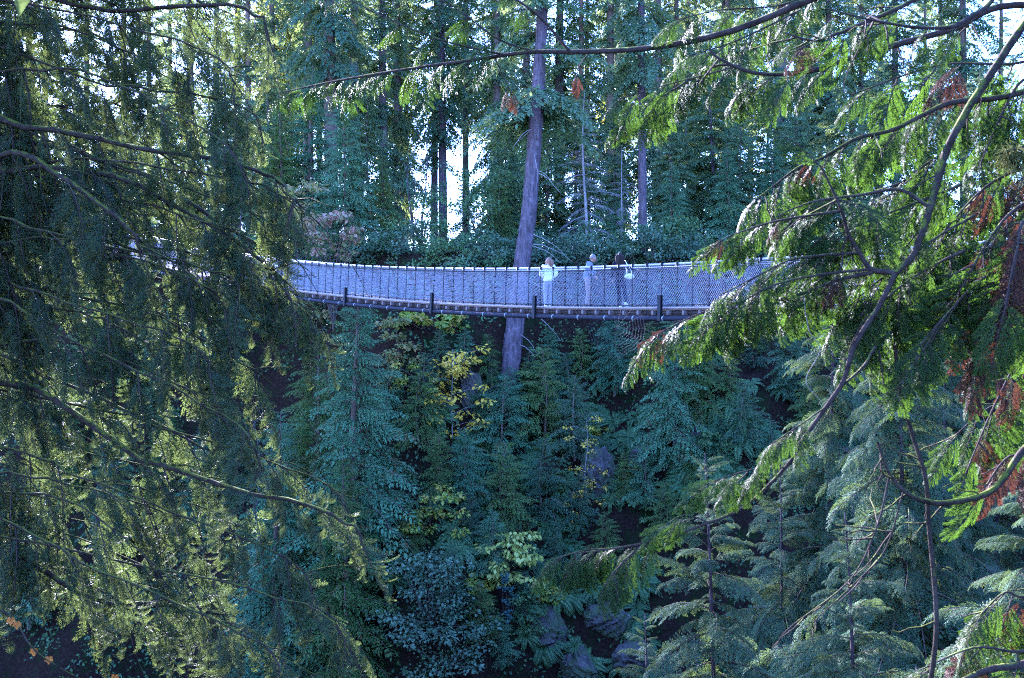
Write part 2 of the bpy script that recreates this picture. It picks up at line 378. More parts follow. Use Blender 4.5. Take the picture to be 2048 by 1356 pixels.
# suspender rods with a rail clamp, cross beams, cable clamps
rod = build_mesh('suspender_rod', cat([tube([[0, 0, -0.33], [0, 0, 1.24]], 0.0105, 4), tube([[0, 0, 1.19], [0, 0, 1.285]], 0.046, 6, cap=True), tube([[0, 0, 0.02], [0, 0, 0.12]], 0.024, 6, cap=True)]), [M['steel_dark']])
beam = build_mesh('cross_beam', box(-0.035, 0.035, -HALF - 0.10, HALF + 0.10, -0.185, -0.065), [M['beam']], False)
band = build_mesh('cable_clamp', tube([[-0.016, 0, 0], [0.016, 0, 0]], 0.083, 8, cap=True), [M['clamp']])
for k in range(sN):
    A = bframe(ss[k])
    for side in (1, -1):
        bpart('suspender_rod', rod, A, bp(ss[k], side * (HALF + 0.03), 0.0))
        if side == 1 and k % 2 == 0: bpart('cable_clamp', band, A, bp(ss[k] + 0.2, side * (HALF + 0.16), -0.29))
    bpart('cross_beam', beam, A, bp(ss[k] + 0.29, 0, 0))
# floor planks lie along the bridge in five strips
PL = 8 * SP
plk = build_mesh('floor_plank', box(0.005, PL - 0.005, -0.118, 0.118, -0.062, -0.012), [M['plank']], False)
for k in range(int((S1 - S0) / PL)):
    for j in range(5): bpart('floor_plank', plk, bframe(S0 + (k + 0.5) * PL), bp(S0 + k * PL, (j - 2) * 0.245, 0.0))
# stub posts of the outriggers: dark flanged uprights
stub_g = cat([box(-0.055, 0.055, -0.05, -0.03, -0.36, 0.34), box(-0.055, 0.055, 0.03, 0.05, -0.36, 0.34), box(-0.014, 0.014, -0.03, 0.03, -0.36, 0.34), box(-0.07, 0.07, -0.06, 0.06, 0.341, 0.365)])
stub = build_mesh('outrigger_post', stub_g, [M['steel_dark']], False)
def s_at(px):
    u = (px - 1024) / F; Y = (36 + 1.2006 * 2) / (1 + 1.2006 * u); return (36 - Y) / 0.7684
for px in (590, 728, 903, 1110, 1362, 1665):
    s = s_at(px) ; bpart('outrigger_post', stub, bframe(s), bp(s, HALF + 0.22, 0.0))
# landings: timber end platforms so that the bridge rests on both banks
for s, d in ((S0, -1), (S1, 1)):
    a = bp(s); A = bframe(s); A = np.stack([BD, -BN, [0, 0, 1.0]], 1)
    g = cat([box(min(0, 4.0 * d), max(0, 4.0 * d), -1.5, 1.5, -0.35, -0.07), box(min(0, 1.0 * d), max(0, 1.0 * d), -1.6, 1.6, -4.5, -0.351),
             *[box(x - 0.08, x + 0.08, y - 0.08, y + 0.08, -0.069, 1.4) for x in (0.4 * d, 2.0 * d, 3.8 * d) for y in (-1.4, 1.4)]])
    bpart('landing_platform', build_mesh('landing_platform', g, [M['beam']], False), A, a)

# ------------------------------------------------------------------ people
M['skin'] = plain_mat('skin', (0.40, 0.21, 0.145), (0.33, 0.165, 0.11), 0.5, 6)
M['hair_ginger'] = plain_mat('ginger_hair', (0.24, 0.10, 0.045), (0.12, 0.045, 0.02), 0.45, 30, 0, 0.5, 0.5, (4, 4, 0.5))
M['hair_grey'] = plain_mat('grey_hair', (0.22, 0.18, 0.16), (0.11, 0.085, 0.075), 0.5, 30, 0, 0.5, 0.4, (4, 4, 0.5))
M['hair_dark'] = plain_mat('dark_hair', (0.028, 0.016, 0.012), (0.010, 0.006, 0.005), 0.6, 30, 0, 0.5, 0.15, (4, 4, 0.4))
M['jacket_white'] = plain_mat('white_jacket', (0.82, 0.82, 0.68), (0.70, 0.70, 0.56), 0.7, 5, 0, 0.5)
M['jeans_pale'] = plain_mat('pale_jeans', (0.30, 0.31, 0.38), (0.22, 0.23, 0.29), 0.8, 9, 0, 0.4)
M['sweater'] = plain_mat('grey_blue_sweater', (0.19, 0.205, 0.25), (0.13, 0.145, 0.185), 0.85, 7, 0, 0.4)
M['trousers_beige'] = plain_mat('beige_trousers', (0.30, 0.225, 0.205), (0.22, 0.165, 0.15), 0.85, 7, 0, 0.4)
M['navy'] = plain_mat('navy_cloth', (0.012, 0.012, 0.028), (0.007, 0.007, 0.016), 0.9, 7, 0, 0.4, 0.05)
M['shoe_white'] = plain_mat('white_shoe', (0.78, 0.78, 0.78), (0.6, 0.6, 0.6), 0.5, 9)
M['shoe_dark'] = plain_mat('dark_shoe', (0.06, 0.05, 0.05), None, 0.5, 9)
M['bag'] = plain_mat('white_leather', (0.82, 0.80, 0.72), (0.7, 0.68, 0.6), 0.4, 9, 0, 0.2)
M['magenta'] = plain_mat('magenta_cloth', (0.55, 0.03, 0.35), None, 0.8, 8)
M['lips'] = plain_mat('lips', (0.45, 0.16, 0.15), None, 0.4, 8)
M['eye'] = plain_mat('eye', (0.03, 0.02, 0.02), None, 0.2, 8)

def skin_mesh(chains, mat, sub=2, voxel=None, extra=None):
    """chains: lists of (x,y,z,r[,r2]); equal points weld into one continuous skin"""
    idx = {}; V = []; Rr = []; E = []
    for ch in chains:
        prev = None
        for q in ch:
            key = tuple(round(c, 4) for c in q[:3])
            if key not in idx: idx[key] = len(V); V.append(q[:3]); Rr.append((q[3], q[4] if len(q) > 4 else q[3]))
            if prev is not None: E.append((prev, idx[key]))
            prev = idx[key]
    me = bpy.data.meshes.new('tmp'); me.from_pydata(V, E, [])
    o = bpy.data.objects.new('tmp', me); C.objects.link(o)
    sk = o.modifiers.new('s', 'SKIN'); sk.use_smooth_shade = True
    for i, r in enumerate(Rr):
        me.skin_vertices[0].data[i].radius = r; me.skin_vertices[0].data[i].use_root = (i == 0)
    sb = o.modifiers.new('u', 'SUBSURF'); sb.levels = sub; sb.render_levels = sub
    dg = bpy.context.evaluated_depsgraph_get(); res = bpy.data.meshes.new_from_object(o.evaluated_get(dg))
    bpy.data.objects.remove(o); bpy.data.meshes.remove(me)
    if extra is not None:                    # weld extra shapes into the same continuous surface
        n0 = len(res.vertices); vs_ = [tuple(v.co) for v in res.vertices]; fs = [tuple(p.vertices) for p in res.polygons]
        for (ev, ef) in extra:
            b = len(vs_); vs_ += [tuple(v) for v in ev]; fs += [tuple(b + i for i in f) for f in ef]
        me = bpy.data.meshes.new('tmp'); me.from_pydata(vs_, [], fs); bpy.data.meshes.remove(res)
        o = bpy.data.objects.new('tmp', me); C.objects.link(o)
        rm = o.modifiers.new('r', 'REMESH'); rm.mode = 'VOXEL'; rm.voxel_size = voxel or 0.009; rm.use_smooth_shade = True
        dg = bpy.context.evaluated_depsgraph_get(); res = bpy.data.meshes.new_from_object(o.evaluated_get(dg))
        bpy.data.objects.remove(o); bpy.data.meshes.remove(me)
    for p in res.polygons: p.use_smooth = True
    res.materials.clear(); res.materials.append(mat)
    return res

def ellipsoid(c, r, rot=None, fn=None, nu=20, nv=12):
    vs_, fs = [], []
    for i in range(nv + 1):
        th = math.pi * i / nv
        for j in range(nu):
            ph = 2 * math.pi * j / nu
            p = Vector((math.sin(th) * math.cos(ph), math.sin(th) * math.sin(ph), math.cos(th)))
            p = Vector((p.x * r[0], p.y * r[1], p.z * r[2]))
            if fn: p = fn(p)
            if rot is not None: p = rot @ p
            vs_.append(p + Vector(c))
    for i in range(nv):
        for j in range(nu): fs.append((i * nu + j, i * nu + (j + 1) % nu, (i + 1) * nu + (j + 1) % nu, (i + 1) * nu + j))
    return vs_, fs

def raw_mesh(name, parts, mat):
    vs_, fs = [], []
    for ev, ef in parts:
        b = len(vs_); vs_ += [tuple(v) for v in ev]; fs += [tuple(b + i for i in f) for f in ef]
    me = bpy.data.meshes.new(name); me.from_pydata(vs_, [], fs); me.materials.append(mat)
    for p in me.polygons: p.use_smooth = True
    return me

def head_parts(c, yaw, pitch):
    """head facing local +y turned by yaw, chin down by pitch; returns shapes for the body weld and the rotation"""
    rot = Matrix.Rotation(yaw, 3, 'Z') @ Matrix.Rotation(-pitch, 3, 'X')
    def jaw(p):
        k = max(0, -p.z / 0.115)
        return Vector((p.x * (1 - 0.32 * k), p.y * (1 - 0.12 * k) + 0.012 * k, p.z))
    c = Vector(c)
    ex = [ellipsoid(c, (0.075, 0.095, 0.115), rot, jaw),
          ellipsoid(c + rot @ Vector((0, 0.100, -0.018)), (0.014, 0.022, 0.024), rot),      # nose
          ellipsoid(c + rot @ Vector((0, 0.084, -0.088)), (0.026, 0.02, 0.02), rot),        # chin
          ellipsoid(c + rot @ Vector((0, 0.088, 0.024)), (0.048, 0.014, 0.010), rot)]       # brow
    for s in (-1, 1): ex.append(ellipsoid(c + rot @ Vector((s * 0.078, -0.005, -0.005)), (0.012, 0.022, 0.032), rot))
    return ex, rot, c

def hand(ex, w_, d, n):
    """palm and five curled fingers added to the weld list: w_ wrist, d hand direction, n back-of-hand normal"""
    d = Vector(d).normalized(); n = Vector(n); n = (n - d * n.dot(d)).normalized(); s = d.cross(n); w_ = Vector(w_)
    rot = Matrix((s, d, n)).transposed()
    ex.append(ellipsoid(w_ + d * 0.045, (0.040, 0.052, 0.016), rot))
    for k, (off, ln) in enumerate(((-0.030, 0.070), (-0.010, 0.080), (0.010, 0.076), (0.029, 0.060))):
        p = w_ + d * 0.088 + s * off; dd = (d - n * 0.25).normalized()
        ex.append(ellipsoid(p + dd * ln * 0.25, (0.0095, ln * 0.36, 0.0095), Matrix((s, dd, s.cross(dd))).transposed(), None, 8, 6))
        p2 = p + dd * ln * 0.52; d2 = (d - n * 0.9).normalized()
        ex.append(ellipsoid(p2 + d2 * ln * 0.22, (0.0088, ln * 0.32, 0.0088), Matrix((s, d2, s.cross(d2))).transposed(), None, 8, 6))
    td = (d * 0.7 - s * 0.75 - n * 0.2).normalized()
    ex.append(ellipsoid(w_ + d * 0.025 - s * 0.035 + td * 0.028, (0.0115, 0.036, 0.0115), Matrix((td.cross(n), td, n)).transposed(), None, 8, 6))

def shoe(c, d, pitch=0.0):
    rot = Matrix.Rotation(math.atan2(-d[0], d[1]), 3, 'Z') @ Matrix.Rotation(pitch, 3, 'X')
    def sh(p): return Vector((p.x, p.y, max(p.z, -0.045) * (1.0 if p.y < 0.02 else 1.0 - 2.6 * (p.y - 0.02))))
    return ellipsoid(Vector(c), (0.048, 0.135, 0.062), rot, sh)

def person(label, loc, joints, mats, hairf, shoes, yaw, pitch, rz=0.0, hands=(), puffy=1.0, group=None, hem=0.82, cuff=True):
    J = joints
    t = thing('person', label, 'person', loc, rz, group)
    hc = J['head']; ex, hrot, hcv = head_parts(hc, yaw, pitch)
    pel, wai, che, nec = J['pelvis'], J['waist'], J['chest'], J['neck']
    body = [[(*pel, 0.12, 0.10), (*wai, 0.11, 0.085), (*che, 0.13, 0.09), (*nec, 0.05), (hc[0], hc[1], hc[2] - 0.07, 0.048)]]
    jack = [[(pel[0], pel[1], pel[2] - 0.08, 0.150 * puffy, 0.128 * puffy), (pel[0], pel[1], pel[2] + 0.03, 0.155 * puffy, 0.130 * puffy), (*wai, 0.142 * puffy, 0.115 * puffy), (*che, 0.155 * puffy, 0.112 * puffy), (nec[0], nec[1], nec[2] - 0.03, 0.068)]]
    trou = [[(pel[0], pel[1], pel[2] + 0.05, 0.135, 0.108), (pel[0], pel[1], pel[2] - 0.03, 0.142, 0.115)]]
    for s in ('l', 'r'):
        sh_, el, wr = J['sh' + s], J['el' + s], J['wr' + s]; hp, kn, an = J['hip' + s], J['kn' + s], J['an' + s]
        body.append([(*che, 0.13, 0.09), (*sh_, 0.055), (*el, 0.040), (*wr, 0.027)])
        jack.append([(*che, 0.155 * puffy, 0.112 * puffy), (*sh_, 0.078 * puffy), (*el, 0.060 * puffy), tuple(np.array(el) * 0.12 + np.array(wr) * 0.88) + (0.046 * puffy,)])
        body.append([(*pel, 0.12, 0.10), (*hp, 0.078), (*kn, 0.052), (*an, 0.035)])
        mid = tuple(np.array(hp) * 0.5 + np.array(kn) * 0.5); calf = tuple(np.array(kn) * 0.55 + np.array(an) * 0.45)
        trou.append([(pel[0], pel[1], pel[2] - 0.03, 0.142, 0.115), (*hp, 0.098), (*mid, 0.084), (*kn, 0.066), (*calf, 0.062), (an[0], an[1], an[2] + 0.01, 0.052)])
    for (wp, d, n) in hands: hand(ex, wp, d, n)
    link('body', skin_mesh(body, M['skin'], 1, 0.010, ex), t)
    link('jacket', skin_mesh(jack, mats[0], 2), t); link('trousers', skin_mesh(trou, mats[1], 2), t)
    for (c, d, pt) in shoes: link('shoe', raw_mesh('shoe', [shoe(c, d, pt)], mats[2]), t)
    hr = link('hair', raw_mesh('hair', hairf(hcv, hrot), mats[3]), t)
    for s in (-1, 1): link('eye', raw_mesh('eye', [ellipsoid(hcv + hrot @ Vector((s * 0.031, 0.088, 0.006)), (0.012, 0.007, 0.007), hrot, None, 8, 6)], M['eye']), t)
    link('mouth', raw_mesh('mouth', [ellipsoid(hcv + hrot @ Vector((0, 0.094, -0.056)), (0.022, 0.008, 0.007), hrot, None, 10, 6)], M['lips']), t)
    return t

def strands(hc, rot, n, ln, spread, r, back=1.0, seed=1, out=0.02):
    """cap of hair plus long locks hanging behind and beside the face"""
    rg = np.random.default_rng(seed); parts = []
    def cap(p):
        return Vector((p.x, min(p.y, 0.055 + 0.35 * max(0, p.z)), max(p.z, -0.06)))
    parts.append(ellipsoid(hc + rot @ Vector((0, -0.012, 0.012)), (0.088, 0.105, 0.122), rot, cap))
    for k in range(n):
        a = math.pi * (0.12 + 0.76 * (k + rg.random()) / n) if back > 0.5 else math.pi * rg.random()
        a0 = Vector((math.cos(a) * 0.082, -math.sin(a) * 0.095 * back, 0.03 + 0.04 * rg.random()))
        p0 = hc + rot @ a0; o = rot @ Vector((math.cos(a), -math.sin(a), 0)); o.z = 0
        l = ln * rg.uniform(0.75, 1.08); pts = []
        for q in np.linspace(0, 1, 7):
            pts.append(np.array(p0 + o * (out + spread * q * (1 - 0.35 * q)) * (1 if q > 0 else 0.4) + Vector((0.012 * math.sin(q * 7 + k), 0, -l * q))))
        g = tube(pts, r * np.array([0.9, 1.1, 1.1, 1.05, 0.95, 0.75, 0.2]), 6)
        parts.append(([Vector(v) for v in g[0]], [tuple(int(i) for i in q) for q in g[1]]))
    return parts
def short_hair(hc, rot):
    def cap(p): return Vector((p.x, min(p.y, 0.05 + 0.5 * max(0, p.z - 0.02)), max(p.z, -0.05 + 0.25 * (p.y + 0.09))))
    return [ellipsoid(hc + rot @ Vector((0, -0.012, 0.010)), (0.083, 0.103, 0.116), rot, cap)]

def on_deck(px, lat=0.0):
    s = s_at(px); p = bp(s, 0.0, -0.012); q = p + BN * lat
    # keep the requested picture column while standing lat to the side
    du = (px - 1024) / F; k = (q[0] - du * q[1]) / (BD[0] - du * BD[1]); q = q - BD * k
    q[2] = float(deck_h(s - k)) - 0.012
    return tuple(q)

def std_joints(h=1.0, lean=0.0, side=0.0):
    return dict(pelvis=(0, 0, 0.92 * h), waist=(0, 0.02 * lean, 1.08 * h), chest=(side, 0.06 * lean, 1.28 * h), neck=(side, 0.10 * lean, 1.43 * h), head=(side, 0.14 * lean + 0.015, 1.545 * h),
                shl=(-0.165 + side, 0.07 * lean, 1.36 * h), shr=(0.165 + side, 0.07 * lean, 1.36 * h), ell=(-0.26, -0.06, 1.10 * h), elr=(0.26, -0.06, 1.10 * h), wrl=(-0.17, 0.10, 0.92 * h), wrr=(0.17, 0.10, 0.92 * h),
                hipl=(-0.085, 0, 0.84 * h), hipr=(0.085, 0, 0.84 * h), knl=(-0.09, 0.02, 0.46 * h), knr=(0.09, 0.02, 0.46 * h), anl=(-0.095, -0.01, 0.09), anr=(0.095, -0.01, 0.09))

# woman in the white jacket: back to us, elbows out, hands at her pockets, head turned to the left
J = std_joints(0.985)
J.update(wrl=(-0.15, 0.05, 0.985), wrr=(0.15, 0.05, 0.985), knl=(-0.10, 0.03, 0.46), anl=(-0.10, -0.01, 0.09), anr=(0.05, 0.10, 0.09), knr=(0.075, 0.08, 0.46))
person('person in a white jacket and pale jeans with long ginger hair', on_deck(1097, -0.1), J, (M['jacket_white'], M['jeans_pale'], M['shoe_white'], M['hair_ginger']),
       lambda c, r: strands(c, r, 16, 0.27, 0.055, 0.030, 1.0, 3), [((-0.10, 0.03, 0.05), (-0.1, 1), 0), ((0.05, 0.14, 0.05), (0.1, 1), 0)], R(72), R(-6), 0.0,
       [((-0.14, 0.04, 0.98), (0.75, -0.1, -0.6), (0, 1, 0)), ((0.14, 0.04, 0.98), (-0.75, -0.1, -0.6), (0, 1, 0))], 1.22)
# man in the grey-blue sweater, turned to the right and leaning on the far rail
h = 1.04
J = dict(pelvis=(-0.03, 0, 0.93 * h), waist=(-0.01, 0.02, 1.07 * h), chest=(0.03, 0.04, 1.27 * h), neck=(0.085, 0.05, 1.42 * h), head=(0.15, 0.055, 1.525 * h),
         shl=(0.00, 0.20, 1.36 * h), shr=(0.01, -0.12, 1.36 * h), ell=(0.10, 0.24, 1.12 * h), elr=(0.03, -0.17, 1.08 * h), wrl=(0.30, 0.30, 1.10 * h), wrr=(0.20, -0.10, 0.98 * h),
         hipl=(-0.02, 0.085, 0.85 * h), hipr=(-0.03, -0.085, 0.85 * h), knl=(0.04, 0.09, 0.47 * h), knr=(-0.02, -0.09, 0.46 * h), anl=(0.05, 0.09, 0.09), anr=(-0.07, -0.09, 0.09))
person('person in a grey-blue sweater and beige trousers with short grey hair', on_deck(1177, -0.2), J, (M['sweater'], M['trousers_beige'], M['shoe_dark'], M['hair_grey']), short_hair,
       [((0.09, 0.09, 0.05), (1, 0), 0), ((-0.03, -0.09, 0.05), (1, 0), 0)], R(-78), R(16), 0.0,
       [((0.30, 0.30, 1.10 * h), (1, 0.3, -0.1), (0, 0, 1)), ((0.20, -0.10, 0.975 * h), (0.6, 0.2, -0.7), (0, -1, 0.3))], 1.02)
# woman in navy walking, long dark hair down her back, right arm out to the rail
J = std_joints(1.02)
J.update(head=(0.0, 0.02, 1.57), elr=(0.34, 0.10, 1.17), wrr=(0.52, 0.24, 1.20), ell=(-0.24, -0.03, 1.10), wrl=(-0.22, 0.10, 0.90),
         knr=(0.15, -0.04, 0.47), anr=(0.17, -0.16, 0.17), hipr=(0.09, -0.01, 0.86), knl=(-0.02, 0.06, 0.47), anl=(0.02, 0.05, 0.09), hipl=(-0.08, 0, 0.86))
on3 = on_deck(1240, 0.05)
person('person in navy clothes with long dark hair down the back', on3, J, (M['navy'], M['navy'], M['shoe_white'], M['hair_dark']),
       lambda c, r: strands(c, r, 18, 0.46, 0.045, 0.032, 1.0, 5), [((0.02, 0.09, 0.05), (0.2, 1), 0), ((0.175, -0.14, 0.115), (0.6, 1), -0.55)], R(-8), R(4), 0.0,
       [((0.52, 0.24, 1.20), (1, 0.4, -0.1), (0, 0, 1)), ((-0.22, 0.10, 0.885), (0.1, 0.3, -1), (-1, 0, 0))], 1.05)
# white shoulder bag hanging at her right hip
bt = thing('shoulder_bag', 'small white leather shoulder bag hanging on its strap beside the navy clothes', 'handbag', (on3[0] + 0.27, on3[1] - 0.10, on3[2] + 0.90))
bv, bf = ellipsoid((0, 0, 0.07), (0.155, 0.055, 0.085), None, lambda p: Vector((p.x, p.y, p.z * (1 - 0.25 * abs(p.x) / 0.155) + (0.02 if p.z > 0.04 else 0))), 20, 10)
link('bag_body', raw_mesh('bag_body', [(bv, bf)], M['bag']), bt)
fl = ellipsoid((0, -0.035, 0.10), (0.135, 0.028, 0.045), None, None, 16, 8); link('flap', raw_mesh('flap', [fl], M['bag']), bt)
strap = spline([(0.10, 0, 0.13), (0.03, -0.02, 0.30), (-0.085, -0.025, 0.47), (-0.12, 0.06, 0.555), (-0.115, 0.20, 0.50), (-0.05, 0.16, 0.34), (-0.09, 0.02, 0.13)], 26)
link('strap', build_mesh('strap', tube(strap, 0.014, 5), [M['bag']]), bt)
# two people beyond the hemlock at the far landing, and one on the span behind its branches
for k, (px, lat, top, lab) in enumerate(((52, 0.2, 'navy', 'person in a navy top on the far end of the bridge'), (86, -0.3, 'magenta', 'person in a magenta top on the far end of the bridge'), (560, 0.0, 'jacket_white', 'person in white on the span behind the hemlock branches'))):
    J = std_joints(1.0)
    person(lab, on_deck(px, lat), J, (M[top], M['navy'] if k != 1 else M['jeans_pale'], M['shoe_dark'], M['hair_dark']), short_hair,
           [((-0.095, 0.03, 0.05), (0, 1), 0), ((0.095, 0.03, 0.05), (0, 1), 0)], R(40), 0, R(150), [((-0.17, 0.10, 0.905), (0.2, 0.3, -1), (-1, 0, 0)), ((0.17, 0.10, 0.905), (-0.2, 0.3, -1), (1, 0, 0))], 1.05)

# ------------------------------------------------------------------ vegetation templates
rg = np.random.default_rng(11)
def two_level(rg, n, sub_len, sub, ang, rise, droop, sdroop, wood, t0=0.1, shape=0.7, tilt=0.25, tip=0.35, end=0.2):
    """spray of sprays: unit axis along +x carrying sub-fronds on both sides"""
    gs = []; t = np.linspace(0, 1, 10); ax = np.stack([t, 0.02 * np.sin(5 * t + rg.uniform(0, 6)), rise * t - droop * t * t], 1)
    gs.append(tube(ax, wood * (1.1 - 0.9 * t), 4, 1))
    A, T = [], []
    for k in range(n):
        for s in (-1, 1):
            u = min(0.98, t0 + (1 - t0) * (k + 0.25 + 0.25 * s + 0.3 * rg.random()) / n)
            l = sub_len * ((1 - u) ** shape * (1 - end) + end) * min(1, 0.5 + 2 * u) * rg.uniform(0.75, 1.2)
            a = R(ang * rg.uniform(0.8, 1.2)); d = np.array([math.cos(a), s * math.sin(a), rise - 2 * droop * u * 0.8 - sdroop * rg.uniform(0.5, 1.3)])
            A.append(frame(d, norm(np.array([0, 0, 1.0]) + rg.normal(0, tilt, 3))) * l); T.append([np.interp(u, t, ax[:, c]) for c in range(3)])
    A.append(frame(np.array([1, 0, rise - 2 * droop]), np.array([0.2, 0, 1.0])) * tip * sub_len * 1.6); T.append(ax[-2])
    gs.append(scatter(sub, np.array(A), np.array(T)))
    return cat(gs)

def tpl(fn, n): return [fn(np.random.default_rng(100 + i * 7)) for i in range(n)]
HEM = [build_mesh('hemlock_spray', g, [M['hemlock'], M['bark_twig']], False) for g in tpl(lambda r: two_level(r, 9, 0.46,
        frond(r, 1, 12, 0.34, 52, 0.032, 0.060, 0.015, 52, 0.1, 0.55, 0.6, 0.007, jit=0.25), 44, 0.05, 0.5, 0.8, 0.007, tilt=0.55), 5)]
CED_G = tpl(lambda r: two_level(r, 9, 0.62, frond(r, 1, 15, 0.17, 38, 0.050, 0.080, 0.013, 26, 0.02, 0.40, 0.10, 0.010, shape=0.5, jit=0.10, end=0.3), 36, 0.04, 0.30, 0.30, 0.010, tilt=0.22, end=0.3), 6)
CED = [build_mesh('cedar_spray', g, [M['cedar_near'], M['bark_twig']], False) for g in CED_G]
CEDB = [build_mesh('withered_cedar_spray', g, [M['cedar_brown'], M['bark_twig']], False) for g in CED_G[:2]]
FIRB = [build_mesh('fir_bough', g, [M['fir_near'], M['bark_dark']], False) for g in tpl(lambda r: two_level(r, 12, 0.48,
        frond(r, 1, 10, 0.36, 50, 0.042, 0.070, 0.017, 50, 0.05, 0.35, 0.30, 0.010), 52, 0.14, 0.42, 0.22, 0.010, tilt=0.4), 6)]
far_b = tpl(lambda r: frond(r, 1, 14, 0.42, 55, 0.034, 0.085, 0.021, 50, 0.12, 0.46, 0.55, 0.010, sidewood=False, jit=0.3), 4)
ced_b = tpl(lambda r: frond(r, 1, 16, 0.36, 60, 0.033, 0.080, 0.014, 28, 0.25, 0.65, 0.95, 0.010, sidewood=False, jit=0.2), 4)
dead_b = tpl(lambda r: frond(r, 1, 12, 0.40, 50, 0.05, 0.13, 0.0035, 40, 0.1, 0.30, 0.25, 0.008), 2)

def crown_geo(rg, tmpl, H, h0, nb, Lmax, shape=0.75, lowpitch=-18, toppitch=30, thin=0.0, Lmin=0.25, bow=None):
    hs = h0 + (H - h0) * (np.arange(nb) / nb) ** 0.85; gs = []; ph0 = rg.uniform(0, 6)
    for k in range(len(tmpl)):
        sel = np.arange(k, nb, len(tmpl)); A, T = [], []
        for i in sel:
            if thin and math.sin(hs[i] * 2.1 + ph0) + rg.normal(0, 0.6) < -0.9 + thin: continue
            f = (hs[i] - h0) / (H - h0); L = (Lmax * (1 - f) ** shape + Lmin) * rg.uniform(0.65, 1.15)
            if f < 0.12: L *= 0.6 + 3 * f
            az = i * 2.39996 + rg.normal(0, 0.35); pt = R(lowpitch + (toppitch - lowpitch) * f + rg.normal(0, 8))
            d = np.array([math.cos(az) * math.cos(pt), math.sin(az) * math.cos(pt), math.sin(pt)])
            A.append(frame(d, norm(np.array([0, 0, 1.0]) + rg.normal(0, 0.2, 3))) * L); T.append([0, 0, hs[i]])
        gs.append(scatter(tmpl[k], np.array(A), np.array(T)))
    return cat(gs)

def trunk_geo(H, r, rg, wob=0.12, k=12, n=22, flare=1.35):
    t = np.linspace(0, 1, n); pts = np.stack([wob * np.sin(t * 5 + rg.uniform(0, 6)), wob * np.cos(t * 4 + rg.uniform(0, 6)), H * t - 0.5 * (1 - t) ** 8], 1)
    pts[:, :2] -= pts[0, :2]
    return tube(pts, r * ((1 - t) ** 0.8 * 0.95 + 0.03) * (1 + (flare - 1) * np.exp(-t * H / 0.7)), k)

class Kind: pass
def kind(name, mats_leaf, bark, tmpl, H, h0, nb, Lmax, r, **kw):
    k = Kind(); rr = np.random.default_rng(sum(map(ord, name)))
    k.name = name
    k.crowns = [build_mesh('crown', crown_geo(rr, tmpl, H * rr.uniform(0.94, 1.0), h0 * rr.uniform(0.9, 1.1), nb, Lmax, **kw), [ml, bark], False) for ml in (mats_leaf if isinstance(mats_leaf, tuple) else (mats_leaf, mats_leaf))]
    k.trunk = build_mesh('trunk', trunk_geo(H, r, rr), [bark]); k.H = H
    return k
def plant_tree(k, name, label, x, y, H, rz, group=None, z=None, trunk_scale=1.0, bark=None, variant=0, cat_='tree', tilt=(0, 0)):
    t = thing(name, label, cat_, (x, y, (gz(x, y) if z is None else z) - 0.05), 0, group); s = H / k.H
    t.rotation_euler = (tilt[0], tilt[1], rz)
    a = link('trunk', k.trunk, t, scale=(s * trunk_scale, s * trunk_scale, s)); b = link('crown', k.crowns[variant % len(k.crowns)], t, scale=s)
    if bark is not None:
        a.material_slots[0].link = 'OBJECT'; a.material_slots[0].material = bark
    return t

K_FIR = kind('big_fir', M['conifer_far'], M['bark_brown'], far_b, 36, 2.0, 210, 3.0, 0.50, shape=0.55, lowpitch=-32, thin=0.2)
K_FIR2 = kind('high_fir', M['conifer_dark'], M['bark_dark'], far_b, 38, 9.0, 170, 3.2, 0.55, shape=0.5, lowpitch=-35, thin=0.2)
K_UND = kind('young_hemlock', M['conifer_far'], M['bark_dark'], far_b, 12, 0.4, 130, 2.8, 0.14, shape=0.8, lowpitch=-12)
K_CED = kind('cedar', (M['cedar_far'], M['cedar_green']), M['bark_brown'], ced_b, 13, 0.5, 170, 3.1, 0.20, shape=0.75, lowpitch=-8, toppitch=40)
K_SAP = kind('cedar_sapling', (M['cedar_far'], M['cedar_green'], M['conifer_dark']), M['bark_brown'], ced_b, 4, 0.1, 60, 1.5, 0.05, shape=0.7, lowpitch=0, toppitch=45)
K_DEAD = kind('dead_conifer', M['twig_dead'], M['twig_dead'], dead_b, 11, 1.0, 60, 2.4, 0.12, shape=0.8, lowpitch=-20)

def hit(px, py, y0=40.0):                    # where the sight line meets the far slope
    for Y in np.arange(y0, 140, 0.1):
        p = P(px, py, Y)
        if gz(p[0], Y) >= p[2]: return p[0], Y
    return P(px, py, 64)[0], 64.0

# ------------------------------------------------------------------ forest on the far plateau
G1 = 'tall conifers standing on the far rim'
def far_tree(px, Y, k, H, ts, bark, lab, v, grp=None, tilt=(0, 0)):
    x = (px - 1024) / F * Y
    return plant_tree(k, 'conifer_tree', lab, x, Y, H, random.uniform(0, 6.28), grp, trunk_scale=ts, bark=bark, variant=v, tilt=tilt)
far_tree(618, 76, K_FIR2, 38, 0.72, M['bark_brown'], 'tall brown-trunked conifer with a high crown, beside its thicker twin', 0)
far_tree(663, 72, K_FIR2, 40, 0.84, M['bark_brown'], 'tall conifer with the thicker of the two brown trunks above the cedars', 1)
far_tree(868, 92, K_FIR2, 38, 0.62, M['bark_grey'], 'slim sunlit trunk beside the bright gap in the forest', 1)
far_tree(886, 88, K_FIR2, 39, 0.68, M['bark_grey'], 'sunlit trunk next to the bright gap, thicker of two', 0)
far_tree(990, 80, K_FIR, 36, 0.66, M['bark_dark'], 'dark conifer on the other side of the bright gap', 1)
far_tree(1120, 90, K_FIR2, 38, 0.95, M['bark_dark'], 'dark straight conifer behind the leaning grey trunk', 0)
far_tree(1285, 64, K_FIR2, 36, 0.52, M['bark_grey'], 'slim straight grey trunk rising behind the walkers on the rim', 1)
